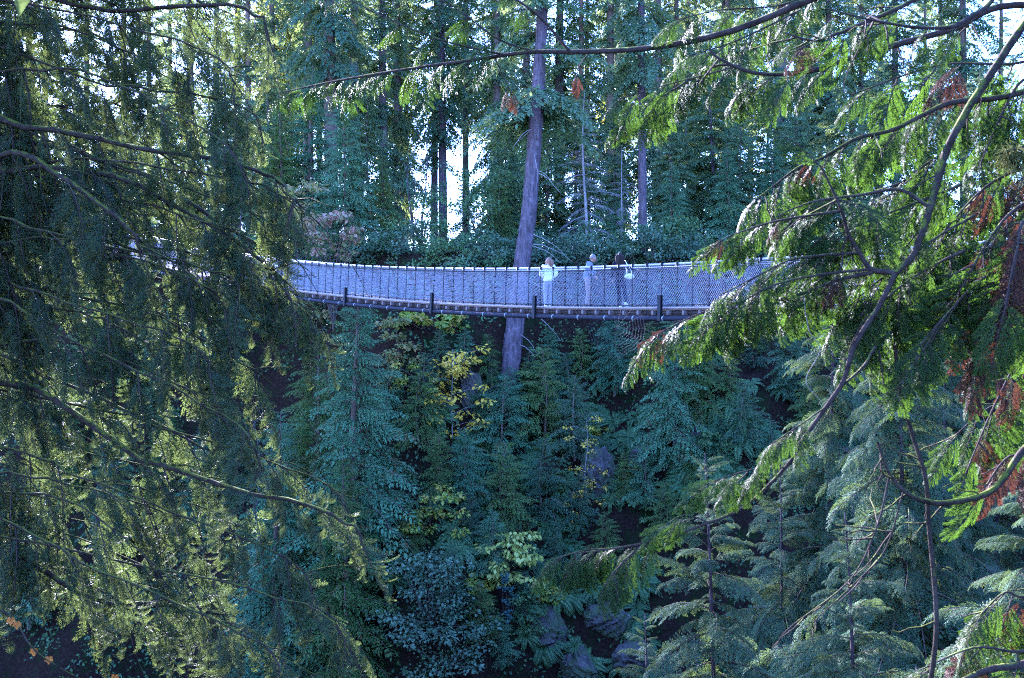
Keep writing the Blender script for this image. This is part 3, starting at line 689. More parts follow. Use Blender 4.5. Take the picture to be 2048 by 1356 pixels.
far_tree(1312, 82, K_FIR, 36, 0.75, M['bark_dark'], 'dark conifer just behind the slim straight grey trunk', 0)
far_tree(1428, 70, K_UND, 15, 1.1, M['bark_grey'], 'young conifer with a thin lavender trunk and tiered boughs', 1)
far_tree(1560, 78, K_FIR2, 38, 1.0, M['bark_dark'], 'stout dark conifer beside the sky gap over the cedar branches', 0)
far_tree(770, 84, K_FIR, 36, 0.8, M['bark_dark'], 'dark bushy conifer behind the cedar on the rim', 1)
far_tree(1030, 98, K_FIR, 36, 0.7, M['bark_dark'], 'slender dark conifer deep behind the leaning trunk', 0)
for i, (px, Y, H) in enumerate([(932, 100, 56), (985, 108, 52), (1240, 110, 52), (1450, 104, 56), (1500, 118, 60), (1640, 112, 54), (1760, 104, 52), (1880, 110, 56), (560, 108, 54), (720, 116, 58), (800, 120, 56), (1350, 124, 60), (640, 100, 50)]):
    far_tree(px, Y, K_FIR2, H, 0.42, M['bark_dark'], 'very tall slim conifer with only a high crown, far back in the forest', i, 'very tall conifers at the back of the forest')
fill = [(500, 82, 0), (548, 96, 1), (720, 102, 1), (810, 112, 0), (1075, 112, 0), (1175, 104, 1), (1235, 98, 0), (1380, 96, 1), (1395, 118, 0), (1460, 110, 1), (1610, 96, 0),
        (1660, 84, 1), (1720, 100, 0), (1790, 88, 1), (1850, 104, 0), (1930, 82, 1), (2000, 98, 0), (2090, 84, 1), (430, 92, 0), (340, 104, 1), (385, 86, 0), (300, 96, 0), (60, 86, 0), (250, 92, 0), (170, 110, 1), (-60, 96, 1), (-20, 86, 0), (-110, 100, 0), (-160, 92, 0), (-200, 84, 0), (-240, 98, 1), (-290, 86, 0), (-460, 90, 0), (-330, 94, 0), (-420, 100, 1), (-540, 96, 0), (20, 100, 0), (90, 90, 1),  # most trees left of the view are unseen, added to block the sun
        (580, 120, 1), (1000, 126, 0), (705, 82, 0), (800, 92, 0), (1050, 86, 0), (1165, 86, 0), (1225, 84, 0), (1350, 84, 0), (1455, 92, 0), (1605, 84, 0), (470, 100, 0), (530, 108, 0), (1700, 112, 0), (1290, 122, 1), (655, 126, 0)]
for i, (px, Y, k) in enumerate(fill):
    far_tree(px, Y, K_FIR2 if k else K_FIR, random.uniform(31, 39), random.uniform(0.55, 0.95), random.choice([M['bark_dark'], M['bark_brown'], None]), 'tall dim conifer deep in the forest behind the rim', i, G1)
for i, (px, Y, H) in enumerate([(540, 70, 13), (600, 92, 12), (740, 74, 11), (1010, 68, 9.0), (1090, 74, 12), (1150, 76, 13), (1230, 70, 8), (1345, 68, 10), (1380, 76, 14), (1480, 67, 9), (1530, 72, 12), (1600, 68, 11), (1680, 72, 13), (1760, 68, 12), (1850, 70, 13), (1960, 68, 12),
                                 (450, 78, 14), (360, 84, 13), (280, 88, 14), (200, 92, 12)]):
    far_tree(px, Y, K_UND, H, 1.0, None, 'young bushy conifer growing among the trunks on the far rim', i, 'young conifers along the far rim')

for i, (x, y) in enumerate([(-7, -6), (-14, -3), (6, -7), (13, -5), (0, -12), (-9, -15), (8, -17), (-21, -9), (20, -11), (-2, -21), (-17, -21), (16, -23), (-15, 5), (-20, 10), (16, 2), (-27, 2), (28, -3), (26, 6)]):  # unseen trees added around the viewpoint to darken the near foliage
    plant_tree(K_FIR, 'conifer_tree', 'unseen tall conifer added on the near bank to shade the hemlocks and near cedar', x, y, random.uniform(30, 38), random.uniform(0, 6.28), 'conifers on the near bank', variant=i, trunk_scale=0.8)

# leaning grey fir, foot on the slope below the bridge
lx_, ly_ = hit(1020, 735); dY = ly_ - 58.8
lean = [P(1012, 760, 58.6 + dY), P(1020, 735, 58.8 + dY), P(1034, 620, 59.2 + dY), P(1045, 520, 59.8 + dY), P(1060, 400, 60.3 + dY), P(1075, 200, 61.0 + dY), P(1085, 0, 61.8 + dY), P(1092, -300, 63 + dY), P(1094, -560, 64 + dY)]
lb = lean[1].copy(); lb[2] = gz(lb[0], lb[1])
t = thing('leaning_fir_tree', 'grey-barked fir with a leaning bare trunk rising past the bridge', 'tree', tuple(lb))
lp = spline([lean[1] + np.array([-0.15, 0, -0.9])] + lean[1:], 40) - lb
lr = np.interp(np.linspace(0, 1, 40), [0, 0.1, 0.25, 0.6, 1], [0.58, 0.49, 0.45, 0.36, 0.13])
lt = tube(spline(lp, 220), np.interp(np.linspace(0, 1, 220), np.linspace(0, 1, 40), lr), 32); lv = lt[0].reshape(220, 32, 3); ctr = lv.mean(1, keepdims=True)
aa = np.arange(32)[None, :] * 0.196; hh = np.arange(220)[:, None]
ridge = 1 + 0.05 * np.sin(aa * 9 + 1.3 * np.sin(hh * 0.13)) + 0.04 * np.sin(aa * 14 + hh * 0.21) + 0.03 * np.sin(hh * 0.9 + aa * 3)
lt = ((ctr + (lv - ctr) * ridge[..., None]).reshape(-1, 3), lt[1], lt[2])
link('trunk', build_mesh('trunk', lt, [M['bark_grey']]), t)
rr = np.random.default_rng(5); A, T = [], []
for i in range(70):
    f = rr.uniform(0.62, 1.0); p = lp[int(f * 39)]; az = rr.uniform(0, 6.28); L = rr.uniform(2.0, 4.2) * (1.15 - 0.6 * (f - 0.6) / 0.4)
    d = np.array([math.cos(az), math.sin(az), rr.uniform(-0.5, 0.1)]); A.append(frame(d, np.array([0, 0, 1.0])) * L); T.append(p)
link('crown', build_mesh('crown', scatter(far_b[0], np.array(A), np.array(T)), [M['conifer_far'], M['bark_grey']], False), t)
for i in range(14):                          # dead limbs on the bare trunk
    f = rr.uniform(0.2, 0.62); p = lp[int(f * 39)]; az = rr.uniform(-0.6, 3.6); L = rr.uniform(0.8, 2.6)
    d = np.array([math.cos(az), -abs(math.sin(az)) * 0.7, rr.uniform(-0.35, 0.25)])
    q = np.linspace(0, 1, 6)[:, None]; pts = p + d * L * q + np.array([0, 0, -0.5]) * L * q ** 2 + rr.normal(0, 0.04, (6, 3)) * q
    link('dead_branch', build_mesh('dead_branch', tube(pts, np.linspace(0.028, 0.006, 6), 5), [M['twig_dead']]), t)

x, y = (1175 - 1024) / F * 63.6, 63.6
plant_tree(K_DEAD, 'dead_conifer', 'leafless purple-grey dead conifer with fine bare twigs beside the leaning trunk', x, y, 9.5, 0.4, cat_='dead tree')
x, y = (1245 - 1024) / F * 65, 65
plant_tree(K_DEAD, 'dead_conifer', 'smaller bare grey dead conifer below the slim straight trunk', x, y, 6.5, 2.0, cat_='dead tree', variant=1)

# ------------------------------------------------------------------ cedars on the rim and the slope
def slope_tree(k, name, lab, px, base_py, top_py, grp=None, v=0, Y=None, ts=1.0, bark=None):
    if Y is None: x, Y = hit(px, base_py)
    else: x = (px - 1024) / F * Y
    z = gz(x, Y); H = (678 - top_py) / F * Y - z
    return plant_tree(k, name, lab, x, Y, H, random.uniform(0, 6.28), grp, variant=v, trunk_scale=ts, bark=bark)
slope_tree(K_CED, 'cedar_tree', 'bushy teal cedar rising above the left end of the mesh rail', 690, 0, 185, None, 0, 64.5)
slope_tree(K_CED, 'cedar_tree', 'teal cedar on the rim half hidden by the hemlock branches', 560, 0, 190, None, 1, 67.5)
slope_tree(K_CED, 'cedar_tree', 'low cedar between the rim shrubs and the bushy teal cedar', 765, 0, 300, None, 1, 66)
slope_tree(K_CED, 'cedar_tree', 'teal cedar on the rim just right of the slim straight trunk', 1345, 0, 320, None, 0, 64.5)
slope_tree(K_CED, 'cedar_tree', 'broad cedar on the rim behind the near cedar branch tips', 1455, 0, 285, None, 2, 66)
slope_tree(K_CED, 'cedar_tree', 'cedar on the rim before the stout dark conifer', 1545, 0, 260, None, 0, 67)
slope_tree(K_CED, 'cedar_tree', 'small cedar on the rim behind the navy-clad walker', 1235, 0, 395, None, 0, 65)
slope_tree(K_CED, 'cedar_tree', 'cedar on the rim between the leaning trunk and the bright gap', 1000, 0, 330, None, 1, 66)
slope_tree(K_CED, 'cedar_tree', 'low cedar closing the foot of the bright gap', 930, 0, 325, None, 0, 69)
slope_tree(K_CED, 'cedar_tree', 'tall cedar in front of the twin brown trunks', 625, 0, 130, None, 0, 69)
slope_tree(K_CED, 'cedar_tree', 'big cedar below the bridge with drooping ferny boughs', 715, 1190, 560, None, 0)
slope_tree(K_CED, 'cedar_tree', 'cedar below the bridge standing left of the big one, top at the planks', 630, 1130, 640, None, 1)
slope_tree(K_CED, 'cedar_tree', 'cedar low on the slope under the big drooping cedar', 690, 1420, 880, None, 1)
slope_tree(K_CED, 'cedar_tree', 'cedar at the foot of the hemlock boughs, lowest on the slope', 560, 1400, 820, None, 0)
slope_tree(K_CED, 'cedar_tree', 'cedar with a bare curved stem on the dark soil bank', 1395, 850, 560, None, 1, None, 1.1, M['bark_grey'])
slope_tree(K_CED, 'cedar_tree', 'thin-stemmed cedar with drooping boughs over the mossy boulder', 1350, 940, 590, None, 0, None, 0.9, M['bark_grey'])
slope_tree(K_CED, 'cedar_tree', 'cedar under the span where the planks cross it', 1230, 790, 560, None, 0)
slope_tree(K_UND, 'young_hemlock', 'young hemlock with a bare stem beneath the bridge beside the dark bank', 1580, 800, 560, None, 0)
for i, (px, b, tp) in enumerate([(1010, 960, 740), (1085, 900, 690), (1150, 920, 745), (930, 1010, 850), (1010, 1080, 880), (1090, 1050, 870), (985, 1150, 1010), (880, 1000, 860), (1160, 1060, 940),
                                 (1290, 1010, 880), (1330, 1090, 960), (1490, 900, 760), (1540, 960, 830), (1210, 1130, 1020), (900, 1230, 1090), (1060, 1200, 1070), (840, 900, 740), (480, 1000, 820), (400, 1080, 850),
                                 (330, 1000, 760), (230, 1100, 800), (130, 1000, 700), (60, 1250, 950), (1130, 830, 700), (960, 880, 760), (1620, 950, 700), (1700, 900, 650), (1800, 950, 600), (1900, 1000, 640), (440, 760, 560), (300, 800, 560), (180, 760, 520), (985, 800, 712), (1020, 830, 725), (1052, 810, 722), (880, 760, 655), (930, 740, 650), (975, 770, 665), (1060, 780, 690), (1100, 740, 650), (1160, 760, 655), (1195, 740, 660), (1270, 760, 670), (1300, 720, 640), (1340, 770, 680), (1430, 740, 650), (1460, 800, 700), (1510, 740, 650), (1440, 920, 820), (1390, 960, 880), (850, 830, 700), (780, 860, 720), (1250, 1000, 900), (1110, 1150, 1050), (760, 1150, 1000), (820, 1120, 1000), (940, 1090, 980), (1000, 1330, 1220), (960, 1280, 1160)]):
    slope_tree(K_SAP if b - tp < 230 else K_CED, 'cedar_sapling', 'cedar growing on the slope behind the hemlock curtain' if px < 500 else 'cedar growing on the slope behind the near firs' if px > 1560 else 'cedar sapling in the dark band of slope just under the bridge' if b < 800 else 'ferny cedar sapling near the foot of the steep slope' if b > 1100 else 'low ferny cedar sapling halfway up the steep slope',
               px, b, tp, 'cedars behind the hemlock' if px < 500 else 'cedars behind the firs' if px > 1560 else 'cedar saplings under the bridge' if b < 800 else 'cedar saplings at the foot' if b > 1100 else 'cedar saplings halfway up', i)

# ------------------------------------------------------------------ broadleaf shrubs and small maples
def shrub(name, label, px, py, Y, W, H, mat, nclump, nleaf, lsize, bark='bark_dark', flat=0.45, base=None, group=None, seed=0, droop=0.3, stem_r=0.03, cat_='shrub', single=False):
    """crown centred on photo px,py at distance Y; foot on the ground below"""
    if base is None and py > 600 and Y < 60:
        base = hit(px, py + 0.45 * H * F / Y); Y = base[1] - 0.35
    rs = np.random.default_rng(seed + int(px)); c = P(px, py, Y)
    bx, by = (c[0], Y + 0.3) if base is None else base
    bz = gz(bx, by)
    t = thing(name, label, cat_, (bx, by, bz - 0.05), 0, group); o = np.array([bx, by, bz - 0.05]); c = c - o
    cs = c + np.stack([rs.normal(0, W * 0.38, nclump), rs.normal(0, W * 0.30, nclump), rs.uniform(-H / 2, H / 2, nclump)], 1)
    cs[:, 0] = np.clip(cs[:, 0], c[0] - W * 0.75, c[0] + W * 0.75)
    st = []
    if single:
        top = np.array([c[0], c[1], cs[:, 2].max()]); tr_ = spline([np.zeros(3), top * 0.35 + rs.normal(0, 0.08, 3), top * 0.7 + rs.normal(0, 0.12, 3), top], 16); st.append(tube(tr_, np.linspace(stem_r, stem_r * 0.25, 16), 6))
    for q in cs:
        if single:
            a = tr_[int(np.argmin(np.abs(tr_[:, 2] - q[2] + 0.35 * abs(q[0] - c[0]))))]; st.append(tube(spline([a, (a + q) / 2 + [0, 0, 0.08], q], 6), np.linspace(stem_r * 0.4, stem_r * 0.12, 6), 4)); continue
        mid = np.array([q[0] * 0.45, q[1] * 0.45, q[2] * 0.5]) + rs.normal(0, 0.12, 3); st.append(tube(spline([np.zeros(3), mid, q], 8), np.linspace(stem_r, stem_r * 0.2, 8), 5))
    link('stem', build_mesh('stem', cat(st), [M[bark]]), t)
    n = nclump * nleaf; ci = np.repeat(np.arange(nclump), nleaf); r = W * 0.24
    off = rs.normal(0, 1, (n, 3)); off = norm(off) * rs.uniform(0.15, 1, (n, 1)) ** 0.6 * np.array([r, r, r * flat])
    d = norm(off * np.array([1, 1, 0.5]) + np.array([0, 0, -droop * r]) + rs.normal(0, 0.25 * r, (n, 3)))
    ls = lsize * rs.uniform(0.6, 1.25, n)
    g = leaves(cs[ci] + off, d, np.array([0, 0, 1.0]) + rs.normal(0, 0.45, (n, 3)), ls, ls * 0.34, 0, 0.15)
    link('foliage', build_mesh('foliage', g, [M[mat]], False), t)
    return t
S = shrub
S('rim_shrub', 'grey-green leafy shrub behind the mesh rail under the bright gap', 890, 440, 64, 3.6, 3.0, 'leaf_green', 34, 90, 0.17, seed=1)
S('rim_shrub', 'small-leaved dark shrub crowding the rail near the leaning trunk', 960, 490, 63, 2.6, 1.8, 'leaf_grey', 24, 90, 0.15, seed=2)
S('rim_shrub', 'rounded leafy shrub overhanging the rail beside the russet maple', 790, 485, 62.5, 2.6, 2.2, 'leaf_grey', 26, 90, 0.15, seed=3)
S('rim_shrub', 'taller grey shrub with thin stems at the edge of the bright gap', 840, 370, 66, 2.6, 3.4, 'leaf_grey', 24, 70, 0.15, seed=4)
S('rim_shrub', 'spreading green shrub at the foot of the bright gap', 960, 370, 67, 3.2, 2.0, 'leaf_green', 24, 80, 0.16, seed=5)
S('rim_shrub', 'low shrub right behind the two walkers on the rim', 1200, 500, 63, 3.4, 1.6, 'leaf_grey', 24, 80, 0.15, seed=6)
S('rim_shrub', 'low green shrub behind the rail near the cedar branch tips', 1360, 470, 64, 3.6, 2.2, 'leaf_green', 26, 80, 0.16, seed=7)
S('rim_shrub', 'leafy shrub between the slim trunk and the young conifer', 1480, 450, 66, 3.6, 2.4, 'leaf_green', 24, 80, 0.16, seed=8)
for i in range(20):
    S('rim_shrub', 'low leafy shrub in the row along the far rim behind the rail', 560 + 62 * i, 505 + random.uniform(-12, 10), 61.2 + random.uniform(-0.5, 1.5) + max(0, 860 - 62 * i - 560) * 0.016, 2.6, random.uniform(1.4, 2.6), random.choice(['leaf_green', 'leaf_grey', 'leaf_grey', 'fern']), 22, 80, 0.16, seed=200 + i, group='low shrubs along the far rim')
S('russet_maple', 'russet pink maple foliage over the left end of the rail', 665, 470, 60, 2.0, 2.4, 'leaf_pink', 16, 55, 0.26, seed=9, cat_='maple')
S('ochre_maple', 'ochre and green maple above the rail behind the hemlock tips', 590, 410, 62, 2.2, 2.6, 'leaf_ochre', 16, 55, 0.26, seed=10, cat_='maple')
S('ochre_maple', 'ochre maple leaves just under the left planks of the bridge', 620, 620, 56, 2.8, 1.2, 'leaf_ochre', 16, 50, 0.26, seed=11, cat_='maple')
S('green_maple', 'bright green maple sprig hanging under the planks', 825, 632, 54.5, 1.4, 0.8, 'leaf_bright', 9, 50, 0.26, seed=12, cat_='maple')
S('green_maple', 'bright green maple sprig under the planks next to the dark hollow', 905, 640, 54.5, 1.3, 1.0, 'leaf_bright', 8, 50, 0.26, seed=13, cat_='maple')
S('ochre_maple', 'brownish maple draped down the side of the big cedar', 800, 690, 54, 1.3, 3.2, 'leaf_ochre', 15, 50, 0.24, seed=14, cat_='maple', single=True)
S('yellow_maple', 'golden yellow vine maple with layered leaves on the dark slope', 905, 790, 53.5, 2.2, 5.0, 'leaf_yellow', 34, 26, 0.23, 'twig_dead', 0.45, seed=15, cat_='maple', single=True)
S('yellow_sapling', 'thin sapling with small scattered yellow leaves over the grey rock', 1172, 920, 52, 1.1, 4.4, 'leaf_yellow', 26, 16, 0.12, 'twig_dead', 0.5, seed=16, cat_='sapling', single=True, stem_r=0.02)
S('yellow_sapling', 'shorter sapling of small yellow leaves beneath the grey rock', 1140, 1010, 51, 0.8, 1.8, 'leaf_yellow', 10, 16, 0.11, 'twig_dead', 0.5, seed=17, cat_='sapling', single=True, stem_r=0.015)
S('pale_maple', 'pale cream-green shrub with drooping leaves low on the slope', 1005, 1115, 49.5, 2.1, 2.3, 'leaf_pale', 22, 46, 0.26, flat=0.35, seed=18, droop=0.7)
S('green_shrub', 'fresh green shrub upslope of the pale cream-green one', 860, 1010, 51, 1.9, 2.4, 'leaf_bright', 18, 50, 0.19, seed=19, single=True)
S('dark_shrub', 'large blue-grey shrub with fine leaves at the bottom of the slope', 860, 1190, 48.5, 3.0, 3.2, 'leaf_grey', 40, 80, 0.17, seed=20)
S('dark_shrub', 'blue-grey shrub trailing below the large fine-leaved one', 900, 1300, 47.5, 2.6, 1.6, 'leaf_grey', 22, 70, 0.16, seed=21)
for i, (px, py, W, H, m_) in enumerate([(830, 760, 1.2, 1.6, 'leaf_bright'), (780, 740, 1.0, 1.4, 'leaf_ochre'), (930, 940, 1.2, 1.2, 'leaf_green'), (1060, 760, 1.0, 1.0, 'leaf_green'), (1110, 960, 1.1, 1.2, 'leaf_green'), (1290, 1020, 1.3, 1.1, 'leaf_green'), (1330, 860, 1.2, 1.0, 'leaf_grey'), (1440, 880, 1.2, 1.0, 'leaf_green'),
                                  (1150, 1150, 1.1, 1.0, 'leaf_green'), (1100, 1190, 0.9, 0.8, 'leaf_bright'), (960, 1180, 1.1, 1.2, 'leaf_bright'), (800, 1080, 1.2, 1.2, 'leaf_green'), (760, 1280, 1.5, 1.4, 'leaf_green'), (1010, 960, 1.0, 1.0, 'leaf_green'), (1190, 870, 0.9, 0.8, 'leaf_bright')]):
    hx, hy = hit(px, py); S('slope_shrub', 'small leafy shrub rooted in the steep slope among the cedar saplings', px, py, hy - 0.5, W, H, m_, 12, 60, 0.15, seed=300 + i, base=(hx, hy), group='small shrubs on the slope')
S('green_shrub', 'small green shrub beside the ivy-clad stump', 1060, 1230, 48, 1.6, 2.0, 'leaf_green', 16, 60, 0.16, seed=22)
S('ivy_clump', 'narrow bluish ivy column hanging down beneath the pale shrub', 1013, 1200, 48.4, 0.42, 2.4, 'leaf_ivy', 16, 40, 0.15, seed=23, cat_='ivy')
S('green_shrub', 'bright shrub beside the fern clump under the grey rock', 1250, 945, 52, 1.2, 1.0, 'leaf_bright', 8, 40, 0.17, seed=24)
S('yellow_tree', 'sunlit golden foliage glimpsed behind the stout dark conifer', 1520, 375, 92, 4.0, 4.0, 'leaf_yellow', 26, 60, 0.30, seed=25, cat_='tree', stem_r=0.06, single=True)
S('yellow_tree', 'sunlit yellow-green tree deep in the forest above the russet maple', 575, 250, 90, 5.0, 9.0, 'leaf_bright', 46, 60, 0.32, seed=26, cat_='tree', stem_r=0.08, single=True)
S('yellow_tree', 'pale sunlit tree behind the two brown trunks', 590, 80, 100, 7.0, 9.0, 'leaf_bright', 52, 60, 0.34, seed=27, cat_='tree', stem_r=0.08, single=True)
S('yellow_tree', 'yellow-green tree lit beside the dark straight conifer', 1150, 230, 96, 5.0, 9.0, 'leaf_bright', 40, 60, 0.32, seed=28, cat_='tree', stem_r=0.08, single=True)
for i, (px, Y, H) in enumerate([(470, 66, 11), (508, 57, 6), (528, 57, 6.5), (845, 66, 7), (825, 66, 6)]):
    x = (px - 1024) / F * Y; rs = np.random.default_rng(i + 40); z0 = gz(x, Y)
    t = thing('bare_sapling', ['thin pale trunk in the dark left of the big drooping cedar', 'thin leafless stem under the hemlock fringe', 'thin leafless stem under the hemlock fringe', 'pale bare sapling stem before the bright gap', 'pale bare sapling stem before the bright gap'][i], 'sapling', (x, Y, z0 - 0.1), 0, [None, 'thin stems under the hemlock', 'thin stems under the hemlock', 'bare stems by the bright gap', 'bare stems by the bright gap'][i])
    link('trunk', build_mesh('trunk', trunk_geo(H, 0.075, rs, 0.18, 7, 14, 1.2), [M['bark_grey']]), t)
    for k in range(7):
        h0 = H * rs.uniform(0.35, 0.95); az = rs.uniform(0, 6.28); L = rs.uniform(0.5, 1.3); q = np.linspace(0, 1, 5)[:, None]
        link('branch', build_mesh('branch', tube(np.array([0, 0, h0]) + np.array([math.cos(az), math.sin(az), 0.7]) * L * q + rs.normal(0, 0.04, (5, 3)), np.linspace(0.018, 0.004, 5), 4), [M['bark_grey']]), t)

# ------------------------------------------------------------------ rocks, ferns, undergrowth
def rock_mat():
    m, nt, out, bs = new_mat('mossy_rock')
    n1 = noise(nt, 3.0, 8, 0.75); n2 = noise(nt, 1.2, 4, 0.6)
    c = ramp(nt, n1, [(0.30, (0.035, 0.030, 0.034)), (0.52, (0.055, 0.048, 0.042)), (0.74, (0.17, 0.15, 0.135))])
    fm = ramp(nt, n2, [(0.46, (0, 0, 0)), (0.58, (1, 1, 1))])
    c = mix_col(nt, fm, c, (0.04, 0.06, 0.022))
    nt.links.new(c, bs.inputs['Base Color']); bs.inputs['Roughness'].default_value = 0.7
    bpn = nt.nodes.new('ShaderNodeBump'); bpn.inputs['Strength'].default_value = 1.0; bpn.inputs['Distance'].default_value = 0.12
    nt.links.new(n1, bpn.inputs['Height']); nt.links.new(bpn.outputs[0], bs.inputs['Normal'])
    return m
M['rock'] = rock_mat()
def rock_geo(seed, sx, sy, sz, nu=40, nv=26):
    r_ = np.random.default_rng(seed); th = np.linspace(0.02, np.pi - 0.02, nv); ph = np.arange(nu) * 2 * np.pi / nu
    TH, PH = np.meshgrid(th, ph, indexing='ij'); D = np.stack([np.sin(TH) * np.cos(PH), np.sin(TH) * np.sin(PH), np.cos(TH)], -1)
    rr_ = np.ones(TH.shape)
    for k in range(12):                      # flat facets cut from the lump, then fine steps
        nrm = norm(r_.normal(0, 1, 3)); rr_ = np.minimum(rr_, r_.uniform(0.62, 0.95) / np.maximum(0.2, D @ nrm))
    for k in range(10):
        f = r_.uniform(3, 11, 3); rr_ += 0.035 * np.sin(D @ f * 2 + r_.uniform(0, 6)) * r_.uniform(0.4, 1)
    V = (D * rr_[..., None] * np.array([sx, sy, sz])).reshape(-1, 3)
    i, j = np.meshgrid(np.arange(nv - 1), np.arange(nu), indexing='ij'); j2 = (j + 1) % nu
    Q = np.stack([i * nu + j, (i + 1) * nu + j, (i + 1) * nu + j2, i * nu + j2], -1).reshape(-1, 4)
    return V, Q, np.zeros(len(Q), int)
for i, (px, py, sx, sz, lab) in enumerate([(1200, 965, 1.0, 1.9, 'tall grey rock face behind the yellow sapling'), (1295, 930, 1.0, 0.9, 'grey boulder between ferns right of the tall rock face'), (1378, 905, 1.0, 1.1, 'mossy boulder below the thin-stemmed cedar'),
                                           (1215, 1245, 1.1, 1.0, 'broad bluish rock outcrop among ferns near the foot of the slope'), (1098, 1275, 0.9, 1.5, 'pale fractured rock face beside the ferns at the foot of the slope'), (1160, 1340, 1.3, 1.1, 'dark rock step under the pale fractured face'),
                                           (945, 800, 0.6, 1.5, 'pale rock sliver behind the golden maple'), (1270, 1330, 1.2, 1.0, 'rock ledge lowest on the slope under the fir boughs'), (1000, 790, 0.5, 0.8, 'small pale stone under the leaning trunk')]):
    x, y = hit(px, py); o = link('rock_outcrop', build_mesh('rock_outcrop', rock_geo(i + 3, sx, 0.9, sz), [M['rock']], False), None, (x, y + 0.25, gz(x, y)), (R(20), 0, i))
    tag(o, lab, 'rock')

def fern_geo(rs):
    gs = []
    for k in range(13):
        az = k * 6.283 / 13 + rs.normal(0, 0.2); L = rs.uniform(0.65, 1.0); n = 20; t = (np.arange(n) + 1) / n
        ca, sa = math.cos(az), math.sin(az); up = rs.uniform(0.7, 1.1); r = L * t * 0.85; z = L * (up * t - 1.0 * t * t)
        pts = np.stack([ca * r, sa * r, z], 1); tan = norm(np.gradient(pts, axis=0)); side = norm(np.cross(tan, np.array([0, 0, 1.0]))); nr = np.cross(side, tan)
        gs.append(tube(pts[::4], [0.008, 0.007, 0.006, 0.004, 0.002], 3))
        wl = 0.15 * L * np.sin(np.pi * np.clip(t * 0.95, 0, 1)) ** 0.7 + 0.02
        for s in (-1, 1): gs.append(leaves(pts, side * s + tan * 0.35 + rs.normal(0, 0.08, (n, 3)), nr, wl, 0.022, 0))
    return cat(gs)
FERN = [build_mesh('fern', fern_geo(np.random.default_rng(60 + i)), [M['fern']], False) for i in range(3)]
rs = np.random.default_rng(77)
spots = [(rs.uniform(1040, 1330), rs.uniform(1120, 1350)) for _ in range(34)] + [(rs.uniform(1180, 1480), rs.uniform(820, 1010)) for _ in range(40)] + [(rs.uniform(860, 1200), rs.uniform(740, 1130)) for _ in range(46)] + [(rs.uniform(540, 860), rs.uniform(820, 1350)) for _ in range(20)] + [(rs.uniform(1440, 1700), rs.uniform(760, 1000)) for _ in range(16)]
for i, (px, py) in enumerate(spots):
    x, y = hit(px, py); o = link('sword_fern', FERN[i % 3], None, (x, y - 0.05, gz(x, y) + 0.02), (R(38) + rs.normal(0, 0.15), rs.normal(0, 0.15), rs.uniform(-0.5, 0.5)), rs.uniform(0.8, 1.5))
    k_ = 0 if i < 34 else 1 if i < 74 else 2 if i < 120 else 3 if i < 140 else 4
    tag(o, ['green sword fern among the rock outcrops at the foot of the slope', 'green sword fern on the bank around the mossy boulder and tall rock face', 'green sword fern on the slope between the cedar saplings', 'green sword fern on the dark ground around the big drooping cedars', 'green sword fern on the bare bank behind the pointed fir'][k_], 'fern', ['ferns by the rocks', 'ferns by the boulders', 'ferns between saplings', 'ferns by the big cedars', 'ferns on the bare bank'][k_])

def cover(name, label, n, per, size, mat, xr, tr, seed):
    rs = np.random.default_rng(seed); x = rs.uniform(*xr, n); tt = rs.uniform(*tr, n); keep = hash_noise(x * 1.7, tt * 2.1, 1.0) > -0.35; x, tt = x[keep], tt[keep]; n = len(x)
    y = rim(x) - tt; p = np.stack([x, y, ground_z(x, y)], 1); p = np.repeat(p, per, 0) + rs.normal(0, 0.22, (n * per, 3)) * np.array([1, 0.6, 0.8]) + np.array([0, -0.1, 0.14]); m = len(p)
    d = norm(rs.normal(0, 1, (m, 3)) + np.array([0, -0.7, -0.35])); ls = size * rs.uniform(0.5, 1.3, m)
    o = link(name, build_mesh(name, leaves(p, d, np.array([0, -0.6, 0.8]) + rs.normal(0, 0.5, (m, 3)), ls, ls * 0.3, 0, 0.1), [M[mat]], False)); tag(o, label, 'undergrowth', kind='stuff')
cover('slope_undergrowth', 'dark low leaves and moss covering the steep slope', 15000, 7, 0.19, 'fern', (-34, 32), (0, 26), 3)
cover('rim_undergrowth', 'low leafy growth covering the far rim between the trunks', 5000, 8, 0.24, 'leaf_grey', (-40, 40), (-14, 2), 4)

# ------------------------------------------------------------------ firs growing up out of the gorge on the near side
def near_fir(label, px, top_py, Y, Lmax, nb, seed, depth=11.0, mat=None, lean=0.0):
    rs = np.random.default_rng(seed); x = (px - 1024) / F * Y; z0 = gz(x, Y); top = (678 - top_py) / F * Y; H = top - z0
    t = thing('fir_tree', label, 'fir', (x, Y, z0 - 0.1), 0)
    n = 26; q = np.linspace(0, 1, n); pts = np.stack([0.10 * np.sin(q * 9 + seed) + lean * q, 0.08 * np.cos(q * 7 + seed) - 0.08, H * q], 1); pts[:, 0] -= pts[-1, 0]; pts[-1, :2] = 0
    link('trunk', build_mesh('trunk', tube(pts, 0.008 + 0.009 * (H * (1 - q)) ** 0.9, 10), [M['bark_grey']]), t)
    for i in range(nb):
        f = ((i + rs.random()) / nb) ** 1.15; d_ = f * depth; h = H - d_ - 0.12
        L = min(Lmax, 0.22 + 0.36 * d_ ** 0.85) * rs.uniform(0.5, 1.3); az = i * 2.39996 + rs.normal(0, 0.6); pt = R(46 - 50 * min(1, d_ / 3.0) + rs.normal(0, 11))
        d = np.array([math.cos(az) * math.cos(pt), math.sin(az) * math.cos(pt), math.sin(pt)])
        o = link('bough', FIRB[rs.integers(0, 6)], t); px_ = np.interp(h / H, q, pts[:, 0]); py_ = np.interp(h / H, q, pts[:, 1])
        place(o, frame(d, norm(np.array([0, 0, 1.0]) + rs.normal(0, 0.15, 3))) * L, (px_, py_, h))
    return t
